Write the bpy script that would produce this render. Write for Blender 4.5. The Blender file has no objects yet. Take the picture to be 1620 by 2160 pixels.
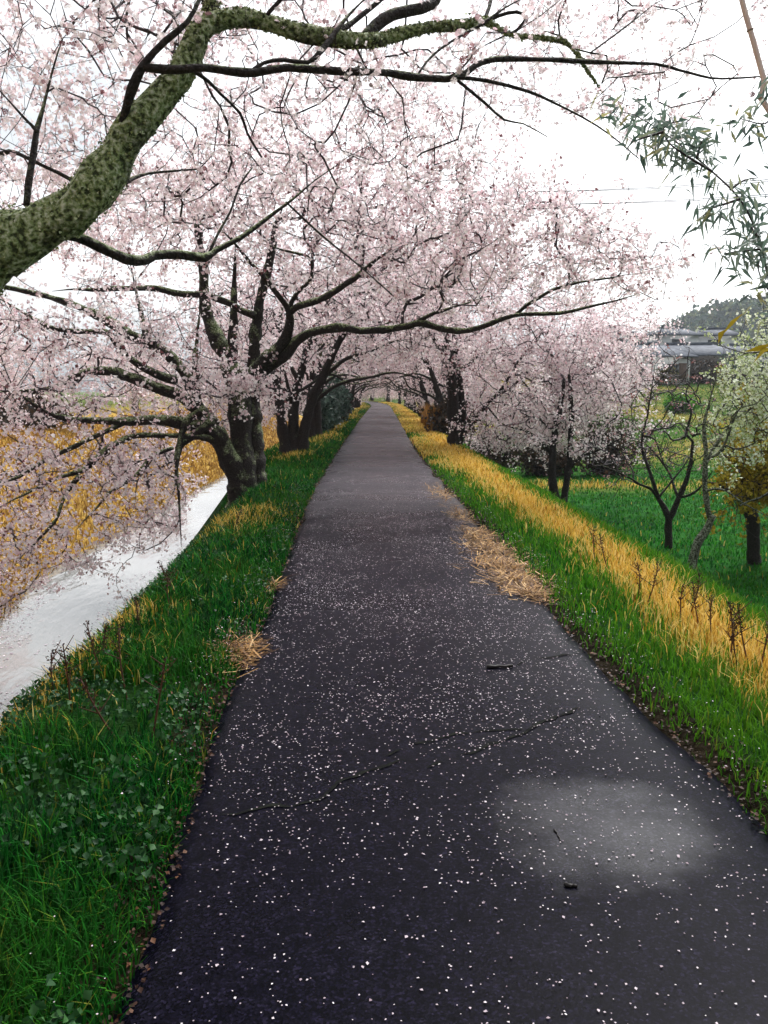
import bpy, math, random
import numpy as np
from mathutils import Vector

# ------------------------------------------------------------------ camera, light, exposure
scene = bpy.context.scene
COL = scene.collection
F = 1762.0                      # focal length in photograph pixels (1620 x 2160)
CAMH = 1.65
PITCH = math.atan(256 / F)      # looking slightly down
cam_d = bpy.data.cameras.new('camera')
cam_d.sensor_fit = 'VERTICAL'
cam_d.sensor_height = 24.0
cam_d.lens = F / 2160 * 24.0
cam_d.clip_start = 0.05
cam_d.clip_end = 4000
cam = bpy.data.objects.new('camera', cam_d)
COL.objects.link(cam)
cam.location = (0, 0, CAMH)
cam.rotation_euler = (math.pi / 2 - PITCH, 0, 0)
scene.camera = cam

SUN_EL, SUN_AZ = math.radians(52), math.radians(30)
world = bpy.data.worlds.new("World")
scene.world = world
world.use_nodes = True
wn, wl = world.node_tree.nodes, world.node_tree.links
wn.clear()
sky = wn.new('ShaderNodeTexSky')
sky.sky_type = 'NISHITA'
sky.sun_disc = False
sky.sun_elevation = SUN_EL
sky.sun_rotation = SUN_AZ
sky.air_density = 1.0
sky.dust_density = 4.0
sky.ozone_density = 1.0
hsv = wn.new('ShaderNodeHueSaturation')      # overcast: the blue of the clear sky is hidden by cloud
hsv.inputs['Saturation'].default_value = 0.10
wl.new(sky.outputs[0], hsv.inputs['Color'])
wtc = wn.new('ShaderNodeTexCoord')
wmap = wn.new('ShaderNodeMapping'); wmap.inputs['Scale'].default_value = (1.0, 1.0, 3.0)
wnoise = wn.new('ShaderNodeTexNoise'); wnoise.inputs['Scale'].default_value = 2.2; wnoise.inputs['Detail'].default_value = 5
wl.new(wtc.outputs['Generated'], wmap.inputs[0]); wl.new(wmap.outputs[0], wnoise.inputs['Vector'])
wramp = wn.new('ShaderNodeValToRGB')
wramp.color_ramp.elements[0].position = 0.36; wramp.color_ramp.elements[0].color = (0.60, 0.635, 0.66, 1)
wramp.color_ramp.elements[1].position = 0.60; wramp.color_ramp.elements[1].color = (1.10, 1.10, 1.11, 1)
wl.new(wnoise.outputs['Fac'], wramp.inputs[0])
wmix = wn.new('ShaderNodeMix'); wmix.data_type = 'RGBA'; wmix.blend_type = 'MULTIPLY'; wmix.inputs[0].default_value = 1
wl.new(hsv.outputs[0], wmix.inputs[6]); wl.new(wramp.outputs[0], wmix.inputs[7])
bg = wn.new('ShaderNodeBackground'); bg.inputs['Strength'].default_value = 0.11
wl.new(wmix.outputs[2], bg.inputs['Color'])
wo = wn.new('ShaderNodeOutputWorld'); wl.new(bg.outputs[0], wo.inputs[0])

sd = bpy.data.lights.new('sun', 'SUN')
sd.energy = 1.5
sd.angle = math.radians(30)
sd.color = (1.0, 0.97, 0.93)
sun = bpy.data.objects.new('sun', sd)
COL.objects.link(sun)
sun.rotation_euler = (math.pi / 2 - SUN_EL, 0, math.pi - SUN_AZ)

scene.view_settings.view_transform = 'Standard'
scene.view_settings.look = 'None'
scene.view_settings.gamma = 1
scene.view_settings.use_curve_mapping = False
scene.view_settings.exposure = 1.28
scene.render.engine = 'CYCLES'
scene.cycles.max_bounces = 10
scene.cycles.diffuse_bounces = 6
scene.cycles.transmission_bounces = 8
scene.cycles.use_denoising = True

R = np.random.default_rng(7)
random.seed(7)

# ------------------------------------------------------------------ helpers
def P(px, py, d):
    """world point at forward distance d seen at photograph pixel px, py (used to measure the place)"""
    a = (px - 810) / F; b = (py - 1080) / F
    c, s = math.cos(PITCH), math.sin(PITCH)
    y = c - b * s; z = -s - b * c
    k = d / y
    return np.array([a * k, d, CAMH + z * k])

def G(px, py, z0=0.0):
    a = (px - 810) / F; b = (py - 1080) / F
    c, s = math.cos(PITCH), math.sin(PITCH)
    y = c - b * s; z = -s - b * c
    k = (z0 - CAMH) / z
    return np.array([a * k, y * k, z0])

def hash2(i, j, s=0):
    n = (i.astype(np.int64) * 374761393 + j.astype(np.int64) * 668265263 + s * 1442695041) & 0x7fffffff
    n = ((n ^ (n >> 13)) * 1274126177) & 0x7fffffff
    return ((n ^ (n >> 16)) & 0xffff) / 65535.0

def noise2(x, y, s=0):
    x = np.asarray(x, float); y = np.asarray(y, float)
    i, j = np.floor(x), np.floor(y)
    u, v = x - i, y - j
    u = u * u * (3 - 2 * u); v = v * v * (3 - 2 * v)
    a, b = hash2(i, j, s), hash2(i + 1, j, s)
    c, d = hash2(i, j + 1, s), hash2(i + 1, j + 1, s)
    return (a * (1 - u) + b * u) * (1 - v) + (c * (1 - u) + d * u) * v

def fbm(x, y, s=0):
    return 0.55 * noise2(x, y, s) + 0.3 * noise2(np.asarray(x) * 2.1, np.asarray(y) * 2.1, s + 1) + 0.15 * noise2(np.asarray(x) * 4.3, np.asarray(y) * 4.3, s + 2)

def smooth(a, b, x):
    t = np.clip((np.asarray(x, float) - a) / (b - a), 0, 1)
    return t * t * (3 - 2 * t)

def unit(v):
    return v / (np.linalg.norm(v, axis=-1, keepdims=True) + 1e-9)

def mesh_np(name, verts, loops, counts, smooth_shade=False):
    """mesh from flat numpy arrays: loops = vertex indices, counts = loop total of each polygon"""
    me = bpy.data.meshes.new(name)
    verts = np.asarray(verts, np.float32); loops = np.asarray(loops, np.int32).ravel(); counts = np.asarray(counts, np.int32)
    me.vertices.add(len(verts)); me.vertices.foreach_set('co', verts.ravel())
    me.loops.add(len(loops)); me.loops.foreach_set('vertex_index', loops)
    me.polygons.add(len(counts))
    st = np.zeros(len(counts), np.int32); st[1:] = np.cumsum(counts)[:-1]
    me.polygons.foreach_set('loop_start', st); me.polygons.foreach_set('loop_total', counts)
    if smooth_shade:
        me.polygons.foreach_set('use_smooth', np.ones(len(counts), bool))
    me.update(calc_edges=True)
    return me

def link(name, me, mat=None, parent=None, kind=None, loc=None):
    o = bpy.data.objects.new(name, me)
    if mat is not None and me is not None and len(me.materials) == 0:
        me.materials.append(mat)
    COL.objects.link(o)
    if parent is not None: o.parent = parent
    if kind: o['kind'] = kind
    if loc is not None: o.location = loc
    return o

def tag(o, label, cat, group=None, kind=None):
    o['label'] = label; o['category'] = cat
    if group: o['group'] = group
    if kind: o['kind'] = kind
    return o

def root(name, loc, label, cat, group=None):
    o = bpy.data.objects.new(name, None)
    COL.objects.link(o)
    o.location = Vector([float(v) for v in loc])
    o.empty_display_size = 0.2
    return tag(o, label, cat, group)

class MB:
    """collects vertices and faces for one mesh"""
    def __init__(s): s.v = []; s.f = []; s.c = []; s.n = 0
    def add(s, v, faces):
        v = np.asarray(v, float)
        for f in faces:
            s.f.append(np.asarray(f, np.int64) + s.n); s.c.append(len(f))
        s.v.append(v); s.n += len(v)
    def add_np(s, v, f):          # f: (m,k)
        f = np.asarray(f, np.int64)
        s.v.append(np.asarray(v, float)); s.f.append((f + s.n).ravel()); s.c.extend([f.shape[1]] * len(f)); s.n += len(v)
    def box(s, x0, x1, y0, y1, z0, z1):
        v = [(x, y, z) for z in (z0, z1) for y in (y0, y1) for x in (x0, x1)]
        s.add(v, [(0, 2, 3, 1), (4, 5, 7, 6), (0, 1, 5, 4), (2, 6, 7, 3), (0, 4, 6, 2), (1, 3, 7, 5)])
    def tube(s, pts, rad, k=6, cap=True, lump=0.0, rng=R):
        pts = np.asarray(pts, float); n = len(pts)
        rad = np.broadcast_to(np.asarray(rad, float), (n,))
        t = np.gradient(pts, axis=0); t = unit(t)
        m = unit(t.mean(0))
        ref = np.array([0, 0, 1.0]) if abs(m[2]) < 0.8 else np.array([1.0, 0, 0])
        u = unit(np.cross(t, ref)); w = np.cross(u, t)
        a = np.arange(k) * 2 * math.pi / k
        rr = rad[:, None] * np.ones(k)
        if lump: rr = rr * (1 + lump * (rng.random((n, k)) - 0.5))
        v = pts[:, None, :] + rr[..., None] * (np.cos(a)[None, :, None] * u[:, None, :] + np.sin(a)[None, :, None] * w[:, None, :])
        v = v.reshape(-1, 3)
        i = np.arange(n - 1)[:, None] * k; j = np.arange(k)[None, :]; j2 = (j + 1) % k
        f = np.stack([i + j, i + j2, i + k + j2, i + k + j], -1).reshape(-1, 4)
        s.add_np(v, f)
        if cap and k > 3:
            s.f.append(np.arange(k)[::-1] + s.n - n * k); s.c.append(k)
            s.f.append(np.arange(k) + s.n - k); s.c.append(k)
    def mesh(s, name, sm=False):
        return mesh_np(name, np.concatenate(s.v) if s.v else np.zeros((0, 3)), np.concatenate([np.ravel(x) for x in s.f]) if s.f else [], s.c, sm)

def catmull(pts, step):
    pts = np.asarray(pts, float)
    ext = np.vstack([2 * pts[0] - pts[1], pts, 2 * pts[-1] - pts[-2]])
    out, par = [], []
    for i in range(len(pts) - 1):
        p0, p1, p2, p3 = ext[i:i + 4]
        n = max(2, int(np.linalg.norm(p2 - p1) / step))
        t = np.linspace(0, 1, n, endpoint=False)[:, None]
        out.append(0.5 * (2 * p1 + (p2 - p0) * t + (2 * p0 - 5 * p1 + 4 * p2 - p3) * t ** 2 + (3 * p1 - p0 - 3 * p2 + p3) * t ** 3))
        par.append(i + t[:, 0])
    out.append(pts[-1:]); par.append(np.array([len(pts) - 1.0]))
    return np.vstack(out), np.concatenate(par)

# ------------------------------------------------------------------ materials
def mat_new(name):
    m = bpy.data.materials.new(name); m.use_nodes = True
    nt = m.node_tree; nt.nodes.clear()
    out = nt.nodes.new('ShaderNodeOutputMaterial')
    return m, nt.nodes, nt.links, out

def ramp(n, stops):
    r = n.new('ShaderNodeValToRGB')
    e = r.color_ramp.elements
    while len(e) > 1: e.remove(e[-1])
    e[0].position = stops[0][0]; e[0].color = (*stops[0][1], 1)
    for p, c in stops[1:]:
        x = e.new(p); x.color = (*c, 1)
    return r

def island_mat(name, stops, rough=0.6, trans=0.0, spec=0.2, large=None, const=False):
    """colour drawn per leaf / petal / blade; large = (scale, colour, amount) patches of another tint"""
    m, n, l, out = mat_new(name)
    g = n.new('ShaderNodeNewGeometry')
    r = ramp(n, stops)
    if const: r.color_ramp.interpolation = 'CONSTANT'
    l.new(g.outputs['Random Per Island'], r.inputs[0])
    col = r.outputs[0]
    if large:
        tc = n.new('ShaderNodeTexCoord')
        nz = n.new('ShaderNodeTexNoise'); nz.inputs['Scale'].default_value = large[0]; nz.inputs['Detail'].default_value = 3
        l.new(tc.outputs['Object'], nz.inputs['Vector'])
        mr = n.new('ShaderNodeMapRange'); mr.inputs[1].default_value = 0.42; mr.inputs[2].default_value = 0.65
        mr.inputs[4].default_value = large[2]
        l.new(nz.outputs['Fac'], mr.inputs[0])
        mx = n.new('ShaderNodeMix'); mx.data_type = 'RGBA'
        l.new(mr.outputs[0], mx.inputs[0]); l.new(col, mx.inputs[6]); mx.inputs[7].default_value = (*large[1], 1)
        col = mx.outputs[2]
    b = n.new('ShaderNodeBsdfPrincipled')
    b.inputs['Roughness'].default_value = rough
    b.inputs['Specular IOR Level'].default_value = spec
    l.new(col, b.inputs['Base Color'])
    sh = b.outputs[0]
    if trans:
        t = n.new('ShaderNodeBsdfTranslucent'); l.new(col, t.inputs['Color'])
        ms = n.new('ShaderNodeMixShader'); ms.inputs[0].default_value = trans
        l.new(sh, ms.inputs[1]); l.new(t.outputs[0], ms.inputs[2]); sh = ms.outputs[0]
    l.new(sh, out.inputs[0])
    return m

def noise_mat(name, stops, scale=5.0, rough=0.7, bump=0.3, bscale=30.0, spec=0.3, detail=6, coords='Object', stretch=None):
    m, n, l, out = mat_new(name)
    tc = n.new('ShaderNodeTexCoord')
    vec = tc.outputs[coords]
    if stretch:
        mp = n.new('ShaderNodeMapping'); mp.inputs['Scale'].default_value = stretch
        l.new(vec, mp.inputs[0]); vec = mp.outputs[0]
    nz = n.new('ShaderNodeTexNoise'); nz.inputs['Scale'].default_value = scale; nz.inputs['Detail'].default_value = detail
    l.new(vec, nz.inputs['Vector'])
    r = ramp(n, stops); l.new(nz.outputs['Fac'], r.inputs[0])
    b = n.new('ShaderNodeBsdfPrincipled'); b.inputs['Roughness'].default_value = rough; b.inputs['Specular IOR Level'].default_value = spec
    l.new(r.outputs[0], b.inputs['Base Color'])
    n2 = n.new('ShaderNodeTexNoise'); n2.inputs['Scale'].default_value = bscale; n2.inputs['Detail'].default_value = 4
    l.new(vec, n2.inputs['Vector'])
    bp = n.new('ShaderNodeBump'); bp.inputs['Strength'].default_value = bump; bp.inputs['Distance'].default_value = 0.02
    l.new(n2.outputs['Fac'], bp.inputs['Height']); l.new(bp.outputs[0], b.inputs['Normal'])
    l.new(b.outputs[0], out.inputs[0])
    return m

def bark_mat(name, moss=0.6, up=0.28, dark=(0.018, 0.014, 0.013), mosscol=(0.24, 0.31, 0.12), lichen=(0.60, 0.63, 0.48)):
    """wet dark bark; moss and lichen grow on the faces that look up and in patches"""
    m, n, l, out = mat_new(name)
    tc = n.new('ShaderNodeTexCoord'); g = n.new('ShaderNodeNewGeometry')
    nz = n.new('ShaderNodeTexNoise'); nz.inputs['Scale'].default_value = 4.5; nz.inputs['Detail'].default_value = 7; nz.inputs['Roughness'].default_value = 0.7
    l.new(tc.outputs['Object'], nz.inputs['Vector'])
    sep = n.new('ShaderNodeSeparateXYZ'); l.new(g.outputs['Normal'], sep.inputs[0])
    ma = n.new('ShaderNodeMath'); ma.operation = 'MULTIPLY_ADD'; ma.inputs[1].default_value = up; l.new(sep.outputs['Z'], ma.inputs[0]); l.new(nz.outputs['Fac'], ma.inputs[2])
    mr = n.new('ShaderNodeMapRange'); mr.inputs[1].default_value = 0.75 - 0.42 * moss; mr.inputs[2].default_value = 0.95 - 0.42 * moss
    l.new(ma.outputs[0], mr.inputs[0])
    nf = n.new('ShaderNodeTexNoise'); nf.inputs['Scale'].default_value = 38; nf.inputs['Detail'].default_value = 5
    l.new(tc.outputs['Object'], nf.inputs['Vector'])
    rb = ramp(n, [(0.3, tuple(c * 0.5 for c in dark)), (0.7, tuple(c * 2.2 for c in dark))]); l.new(nf.outputs['Fac'], rb.inputs[0])
    rm = ramp(n, [(0.38, tuple(c * 0.15 for c in mosscol)), (0.50, mosscol), (0.66, lichen)]); l.new(nf.outputs['Fac'], rm.inputs[0])
    mx = n.new('ShaderNodeMix'); mx.data_type = 'RGBA'
    l.new(mr.outputs[0], mx.inputs[0]); l.new(rb.outputs[0], mx.inputs[6]); l.new(rm.outputs[0], mx.inputs[7])
    b = n.new('ShaderNodeBsdfPrincipled'); b.inputs['Roughness'].default_value = 0.75; b.inputs['Specular IOR Level'].default_value = 0.25
    l.new(mx.outputs[2], b.inputs['Base Color'])
    bp = n.new('ShaderNodeBump'); bp.inputs['Strength'].default_value = 1.0; bp.inputs['Distance'].default_value = 0.05
    l.new(nf.outputs['Fac'], bp.inputs['Height']); l.new(bp.outputs[0], b.inputs['Normal'])
    l.new(b.outputs[0], out.inputs[0])
    return m

M = {}
M['bark_mossy'] = bark_mat('mossy bark', 1.12, up=0.15)
M['bark'] = bark_mat('cherry bark', 0.5)
M['bark_dark'] = bark_mat('dark wet bark', 0.22)
M['bark_lichen'] = bark_mat('lichen bark', 1.0, dark=(0.03, 0.026, 0.022), mosscol=(0.13, 0.14, 0.09), lichen=(0.36, 0.37, 0.31))
M['twig'] = noise_mat('twig bark', [(0.3, (0.016, 0.010, 0.013)), (0.7, (0.045, 0.030, 0.034))], 9, 0.6, 0.2)
M['moss'] = island_mat('moss tufts', [(0, (0.05, 0.07, 0.025)), (0.4, (0.22, 0.27, 0.10)), (1, (0.54, 0.58, 0.38))], 0.9)
BL = [(0, (0.10, 0.03, 0.035)), (0.05, (0.26, 0.11, 0.12)), (0.08, (0.74, 0.53, 0.57)), (0.35, (0.88, 0.74, 0.77)), (0.7, (0.93, 0.845, 0.86)), (1, (0.95, 0.91, 0.91))]
M['blossom'] = island_mat('cherry petals', BL, 0.7, 0.50, 0.05, large=(0.9, (0.84, 0.66, 0.70), 0.25))
M['plum'] = island_mat('white plum petals', [(0, (0.24, 0.32, 0.09)), (0.3, (0.50, 0.57, 0.28)), (0.6, (0.76, 0.80, 0.60)), (1, (0.88, 0.90, 0.80))], 0.7, 0.35, 0.1)
M['bud'] = island_mat('plum buds', [(0, (0.30, 0.10, 0.09)), (0.6, (0.62, 0.36, 0.36)), (1, (0.75, 0.60, 0.58))], 0.7, 0.2)
M['yellow_leaf'] = island_mat('yellow spring leaves', [(0, (0.15, 0.11, 0.012)), (0.5, (0.38, 0.28, 0.02)), (1, (0.55, 0.42, 0.05))], 0.6, 0.3)
M['olive_leaf'] = island_mat('olive leaves', [(0, (0.045, 0.04, 0.01)), (0.6, (0.13, 0.11, 0.025)), (1, (0.22, 0.19, 0.05))], 0.6, 0.25)
M['evergreen'] = island_mat('blue green leaves', [(0, (0.02, 0.04, 0.03)), (0.6, (0.05, 0.10, 0.075)), (1, (0.13, 0.20, 0.16))], 0.45, 0.2, 0.4)
M['bamboo_leaf'] = island_mat('bamboo leaves', [(0, (0.05, 0.09, 0.075)), (0.5, (0.15, 0.22, 0.18)), (0.85, (0.25, 0.32, 0.26)), (1, (0.46, 0.42, 0.18))], 0.4, 0.4, 0.4)
M['dark_shrub'] = island_mat('dark shrub leaves', [(0, (0.012, 0.010, 0.008)), (0.6, (0.045, 0.032, 0.02)), (1, (0.11, 0.06, 0.035))], 0.6, 0.15)
M['grass'] = island_mat('green grass', [(0, (0.002, 0.012, 0.004)), (0.45, (0.004, 0.066, 0.010)), (0.8, (0.012, 0.165, 0.016)), (0.95, (0.06, 0.22, 0.016)), (1, (0.20, 0.19, 0.03))], 0.6, 0.25, 0.05, large=(0.55, (0.048, 0.150, 0.006), 0.40))
M['orchard_grass'] = island_mat('orchard grass', [(0, (0.003, 0.022, 0.005)), (0.45, (0.006, 0.120, 0.010)), (0.8, (0.022, 0.25, 0.014)), (0.95, (0.09, 0.30, 0.016)), (1, (0.20, 0.19, 0.03))], 0.6, 0.25, 0.05, large=(0.55, (0.048, 0.150, 0.006), 0.60))
M['fresh_grass'] = island_mat('fresh spring grass', [(0, (0.008, 0.05, 0.005)), (0.4, (0.028, 0.17, 0.008)), (0.8, (0.075, 0.28, 0.012)), (0.95, (0.15, 0.31, 0.02)), (1, (0.30, 0.22, 0.04))], 0.6, 0.3, 0.06, large=(0.8, (0.10, 0.22, 0.01), 0.5))
M['bank_grass'] = island_mat('brown yellow bank grass', [(0, (0.12, 0.055, 0.015)), (0.3, (0.32, 0.17, 0.03)), (0.7, (0.56, 0.33, 0.06)), (1, (0.70, 0.48, 0.16))], 0.65, 0.2, 0.05, large=(0.5, (0.24, 0.14, 0.05), 0.6))
M['dry_grass'] = island_mat('dead yellow grass', [(0, (0.24, 0.10, 0.012)), (0.2, (0.54, 0.32, 0.04)), (0.6, (0.76, 0.52, 0.10)), (1, (0.86, 0.69, 0.26))], 0.65, 0.25, 0.06)
M['reed'] = island_mat('brown reeds', [(0, (0.12, 0.05, 0.01)), (0.6, (0.30, 0.14, 0.02)), (1, (0.42, 0.22, 0.04))], 0.7, 0.15)
M['straw'] = island_mat('wet straw', [(0, (0.05, 0.02, 0.01)), (0.35, (0.16, 0.075, 0.025)), (0.75, (0.42, 0.23, 0.07)), (1, (0.66, 0.45, 0.22))], 0.6, 0.1)
M['litter'] = island_mat('fallen leaves', [(0, (0.012, 0.005, 0.004)), (0.7, (0.045, 0.017, 0.009)), (1, (0.15, 0.065, 0.03))], 0.6)
M['petal'] = island_mat('fallen petals', [(0, (0.30, 0.22, 0.26)), (0.4, (0.52, 0.43, 0.48)), (0.8, (0.72, 0.64, 0.68)), (1, (0.85, 0.80, 0.82))], 0.6, 0.1)
M['weed'] = island_mat('broad weed leaves', [(0, (0.008, 0.035, 0.012)), (0.6, (0.02, 0.085, 0.022)), (1, (0.05, 0.14, 0.04))], 0.5, 0.2)
M['stalk'] = noise_mat('dried stalk', [(0.3, (0.03, 0.010, 0.006)), (0.7, (0.11, 0.04, 0.02))], 20, 0.7)
M['stick'] = noise_mat('wet stick', [(0.3, (0.006, 0.005, 0.005)), (0.7, (0.025, 0.02, 0.018))], 30, 0.5)
M['crack'] = noise_mat('crack dirt', [(0.3, (0.004, 0.004, 0.005)), (0.7, (0.014, 0.016, 0.012))], 30, 0.9, spec=0.05)
M['culm'] = noise_mat('pinkish bamboo culm', [(0.3, (0.58, 0.42, 0.39)), (0.7, (0.74, 0.60, 0.55))], 3, 0.4, 0.1)
M['node'] = noise_mat('bamboo node', [(0.3, (0.30, 0.20, 0.17)), (0.7, (0.42, 0.30, 0.26))], 8, 0.5)
M['wall'] = noise_mat('white render', [(0.3, (0.55, 0.56, 0.58)), (0.7, (0.70, 0.71, 0.72))], 1.0, 0.8, 0.1)
M['wall_dark'] = noise_mat('dark timber wall', [(0.3, (0.05, 0.045, 0.045)), (0.7, (0.12, 0.10, 0.09))], 1.0, 0.8, 0.1)
M['roof'] = noise_mat('grey blue tile', [(0.3, (0.05, 0.06, 0.08)), (0.7, (0.12, 0.135, 0.17))], 2.0, 0.7, 0.4, 12, spec=0.15)
M['glass'] = noise_mat('window glass', [(0.3, (0.03, 0.035, 0.04)), (0.7, (0.06, 0.07, 0.08))], 1.0, 0.15, 0.0, spec=0.6)
M['wood'] = noise_mat('timber', [(0.3, (0.08, 0.05, 0.035)), (0.7, (0.16, 0.10, 0.07))], 5.0, 0.7, 0.2)
M['concrete'] = noise_mat('concrete', [(0.3, (0.26, 0.26, 0.26)), (0.7, (0.36, 0.36, 0.35))], 3.0, 0.8, 0.2)
M['wire'] = noise_mat('cable', [(0.3, (0.05, 0.05, 0.06)), (0.7, (0.08, 0.08, 0.09))], 3.0, 0.6, 0.0)
M['plastic'] = noise_mat('white plastic', [(0.3, (0.70, 0.72, 0.72)), (0.7, (0.82, 0.83, 0.83))], 6.0, 0.35, 0.3)
M['wood_far'] = island_mat('woodland on the hill', [(0, (0.015, 0.05, 0.035)), (0.5, (0.04, 0.095, 0.045)), (0.85, (0.11, 0.15, 0.045)), (1, (0.18, 0.18, 0.06))], 0.8, 0.0, 0.1)

# asphalt: damp, dark, with a pale patch of partly painted wet sheen and long dull bands
def asphalt():
    m, n, l, out = mat_new('damp asphalt')
    tc = n.new('ShaderNodeTexCoord'); v = tc.outputs['Object']
    def nz(scale, detail=5, rough=0.6, st=None):
        x = n.new('ShaderNodeTexNoise'); x.inputs['Scale'].default_value = scale; x.inputs['Detail'].default_value = detail; x.inputs['Roughness'].default_value = rough
        if st:
            mp = n.new('ShaderNodeMapping'); mp.inputs['Scale'].default_value = st; l.new(v, mp.inputs[0]); l.new(mp.outputs[0], x.inputs['Vector'])
        else: l.new(v, x.inputs['Vector'])
        return x.outputs['Fac']
    big = nz(0.9, 4); fine = nz(190, 2); mid = nz(14, 5); bands = nz(1.3, 3, 0.5, (0.25, 1.0, 1.0))
    r = ramp(n, [(0.25, (0.0015, 0.0015, 0.0035)), (0.5, (0.0035, 0.0032, 0.0075)), (0.8, (0.011, 0.010, 0.018))])
    a = n.new('ShaderNodeMath'); a.operation = 'MULTIPLY_ADD'; a.inputs[1].default_value = 0.45; l.new(fine, a.inputs[0])
    a2 = n.new('ShaderNodeMath'); a2.operation = 'MULTIPLY'; a2.inputs[1].default_value = 0.55; l.new(mid, a2.inputs[0]); l.new(a2.outputs[0], a.inputs[2])
    l.new(a.outputs[0], r.inputs[0])
    # wet sheen right of the middle, partly painted in as a paler base
    c0 = G(1270, 1745)
    sep = n.new('ShaderNodeSeparateXYZ'); l.new(v, sep.inputs[0])
    def sq(o, c, w):
        s = n.new('ShaderNodeMath'); s.operation = 'SUBTRACT'; s.inputs[1].default_value = c; l.new(o, s.inputs[0])
        d = n.new('ShaderNodeMath'); d.operation = 'DIVIDE'; d.inputs[1].default_value = w; l.new(s.outputs[0], d.inputs[0])
        p = n.new('ShaderNodeMath'); p.operation = 'MULTIPLY'; l.new(d.outputs[0], p.inputs[0]); l.new(d.outputs[0], p.inputs[1])
        return p.outputs[0]
    ad = n.new('ShaderNodeMath'); l.new(sq(sep.outputs['X'], float(c0[0]), 0.42), ad.inputs[0]); l.new(sq(sep.outputs['Y'], float(c0[1]), 0.42), ad.inputs[1])
    ad2 = n.new('ShaderNodeMath'); ad2.operation = 'MULTIPLY_ADD'; ad2.inputs[1].default_value = 2.2; l.new(nz(3.0, 6, 0.6), ad2.inputs[0]); l.new(ad.outputs[0], ad2.inputs[2])
    mr = n.new('ShaderNodeMapRange'); mr.interpolation_type = 'SMOOTHSTEP'
    mr.inputs[1].default_value = 2.45; mr.inputs[2].default_value = 0.7; mr.inputs[3].default_value = 0; mr.inputs[4].default_value = 0.62
    l.new(ad2.outputs[0], mr.inputs[0])
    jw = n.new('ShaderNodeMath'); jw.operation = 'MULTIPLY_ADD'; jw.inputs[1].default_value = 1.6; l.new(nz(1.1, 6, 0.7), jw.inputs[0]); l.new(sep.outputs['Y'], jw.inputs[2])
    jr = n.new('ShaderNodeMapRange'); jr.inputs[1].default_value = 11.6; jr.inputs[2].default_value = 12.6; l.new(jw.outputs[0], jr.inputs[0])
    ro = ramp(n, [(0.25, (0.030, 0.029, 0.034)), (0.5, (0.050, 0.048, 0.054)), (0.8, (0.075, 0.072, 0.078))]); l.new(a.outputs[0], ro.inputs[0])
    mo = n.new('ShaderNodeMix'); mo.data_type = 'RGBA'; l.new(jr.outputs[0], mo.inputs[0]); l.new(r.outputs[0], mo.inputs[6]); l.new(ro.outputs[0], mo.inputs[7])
    mx = n.new('ShaderNodeMix'); mx.data_type = 'RGBA'
    rd = ramp(n, [(0.25, (0.016, 0.016, 0.022)), (0.75, (0.034, 0.034, 0.042))]); l.new(a.outputs[0], rd.inputs[0])
    l.new(mr.outputs[0], mx.inputs[0]); l.new(mo.outputs[2], mx.inputs[6]); l.new(rd.outputs[0], mx.inputs[7])
    # stone chips in the binder
    vo = n.new('ShaderNodeTexVoronoi'); vo.inputs['Scale'].default_value = 130; l.new(v, vo.inputs['Vector'])
    sc_ = n.new('ShaderNodeSeparateColor'); l.new(vo.outputs['Color'], sc_.inputs[0])
    ch = ramp(n, [(0.0, (0.35, 0.35, 0.38)), (0.55, (0.8, 0.8, 0.8)), (0.85, (1.5, 1.45, 1.5)), (1.0, (3.2, 3.0, 3.1))]); l.new(sc_.outputs[0], ch.inputs[0])
    mch = n.new('ShaderNodeMix'); mch.data_type = 'RGBA'; mch.blend_type = 'MULTIPLY'; mch.inputs[0].default_value = 1; l.new(mx.outputs[2], mch.inputs[6]); l.new(ch.outputs[0], mch.inputs[7])
    b = n.new('ShaderNodeBsdfPrincipled'); l.new(mch.outputs[2], b.inputs['Base Color'])
    rr = n.new('ShaderNodeMapRange'); rr.inputs[1].default_value = 0.3; rr.inputs[2].default_value = 0.7; rr.inputs[3].default_value = 0.20; rr.inputs[4].default_value = 0.38
    mb = n.new('ShaderNodeMath'); mb.operation = 'MULTIPLY_ADD'; mb.inputs[1].default_value = 0.5; l.new(bands, mb.inputs[0])
    mb2 = n.new('ShaderNodeMath'); mb2.operation = 'MULTIPLY'; mb2.inputs[1].default_value = 0.5; l.new(big, mb2.inputs[0]); l.new(mb2.outputs[0], mb.inputs[2])
    l.new(mb.outputs[0], rr.inputs[0]); l.new(rr.outputs[0], b.inputs['Roughness'])
    fs = n.new('ShaderNodeMapRange'); fs.inputs[1].default_value = 0; fs.inputs[2].default_value = 0.62; fs.inputs[3].default_value = 0.022; fs.inputs[4].default_value = 0.15
    l.new(mr.outputs[0], fs.inputs[0]); l.new(fs.outputs[0], b.inputs['Specular IOR Level'])
    bp = n.new('ShaderNodeBump'); bp.inputs['Strength'].default_value = 0.22; bp.inputs['Distance'].default_value = 0.005
    l.new(a.outputs[0], bp.inputs['Height']); l.new(bp.outputs[0], b.inputs['Normal'])
    l.new(b.outputs[0], out.inputs[0])
    return m
M['asphalt'] = asphalt()

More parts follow.
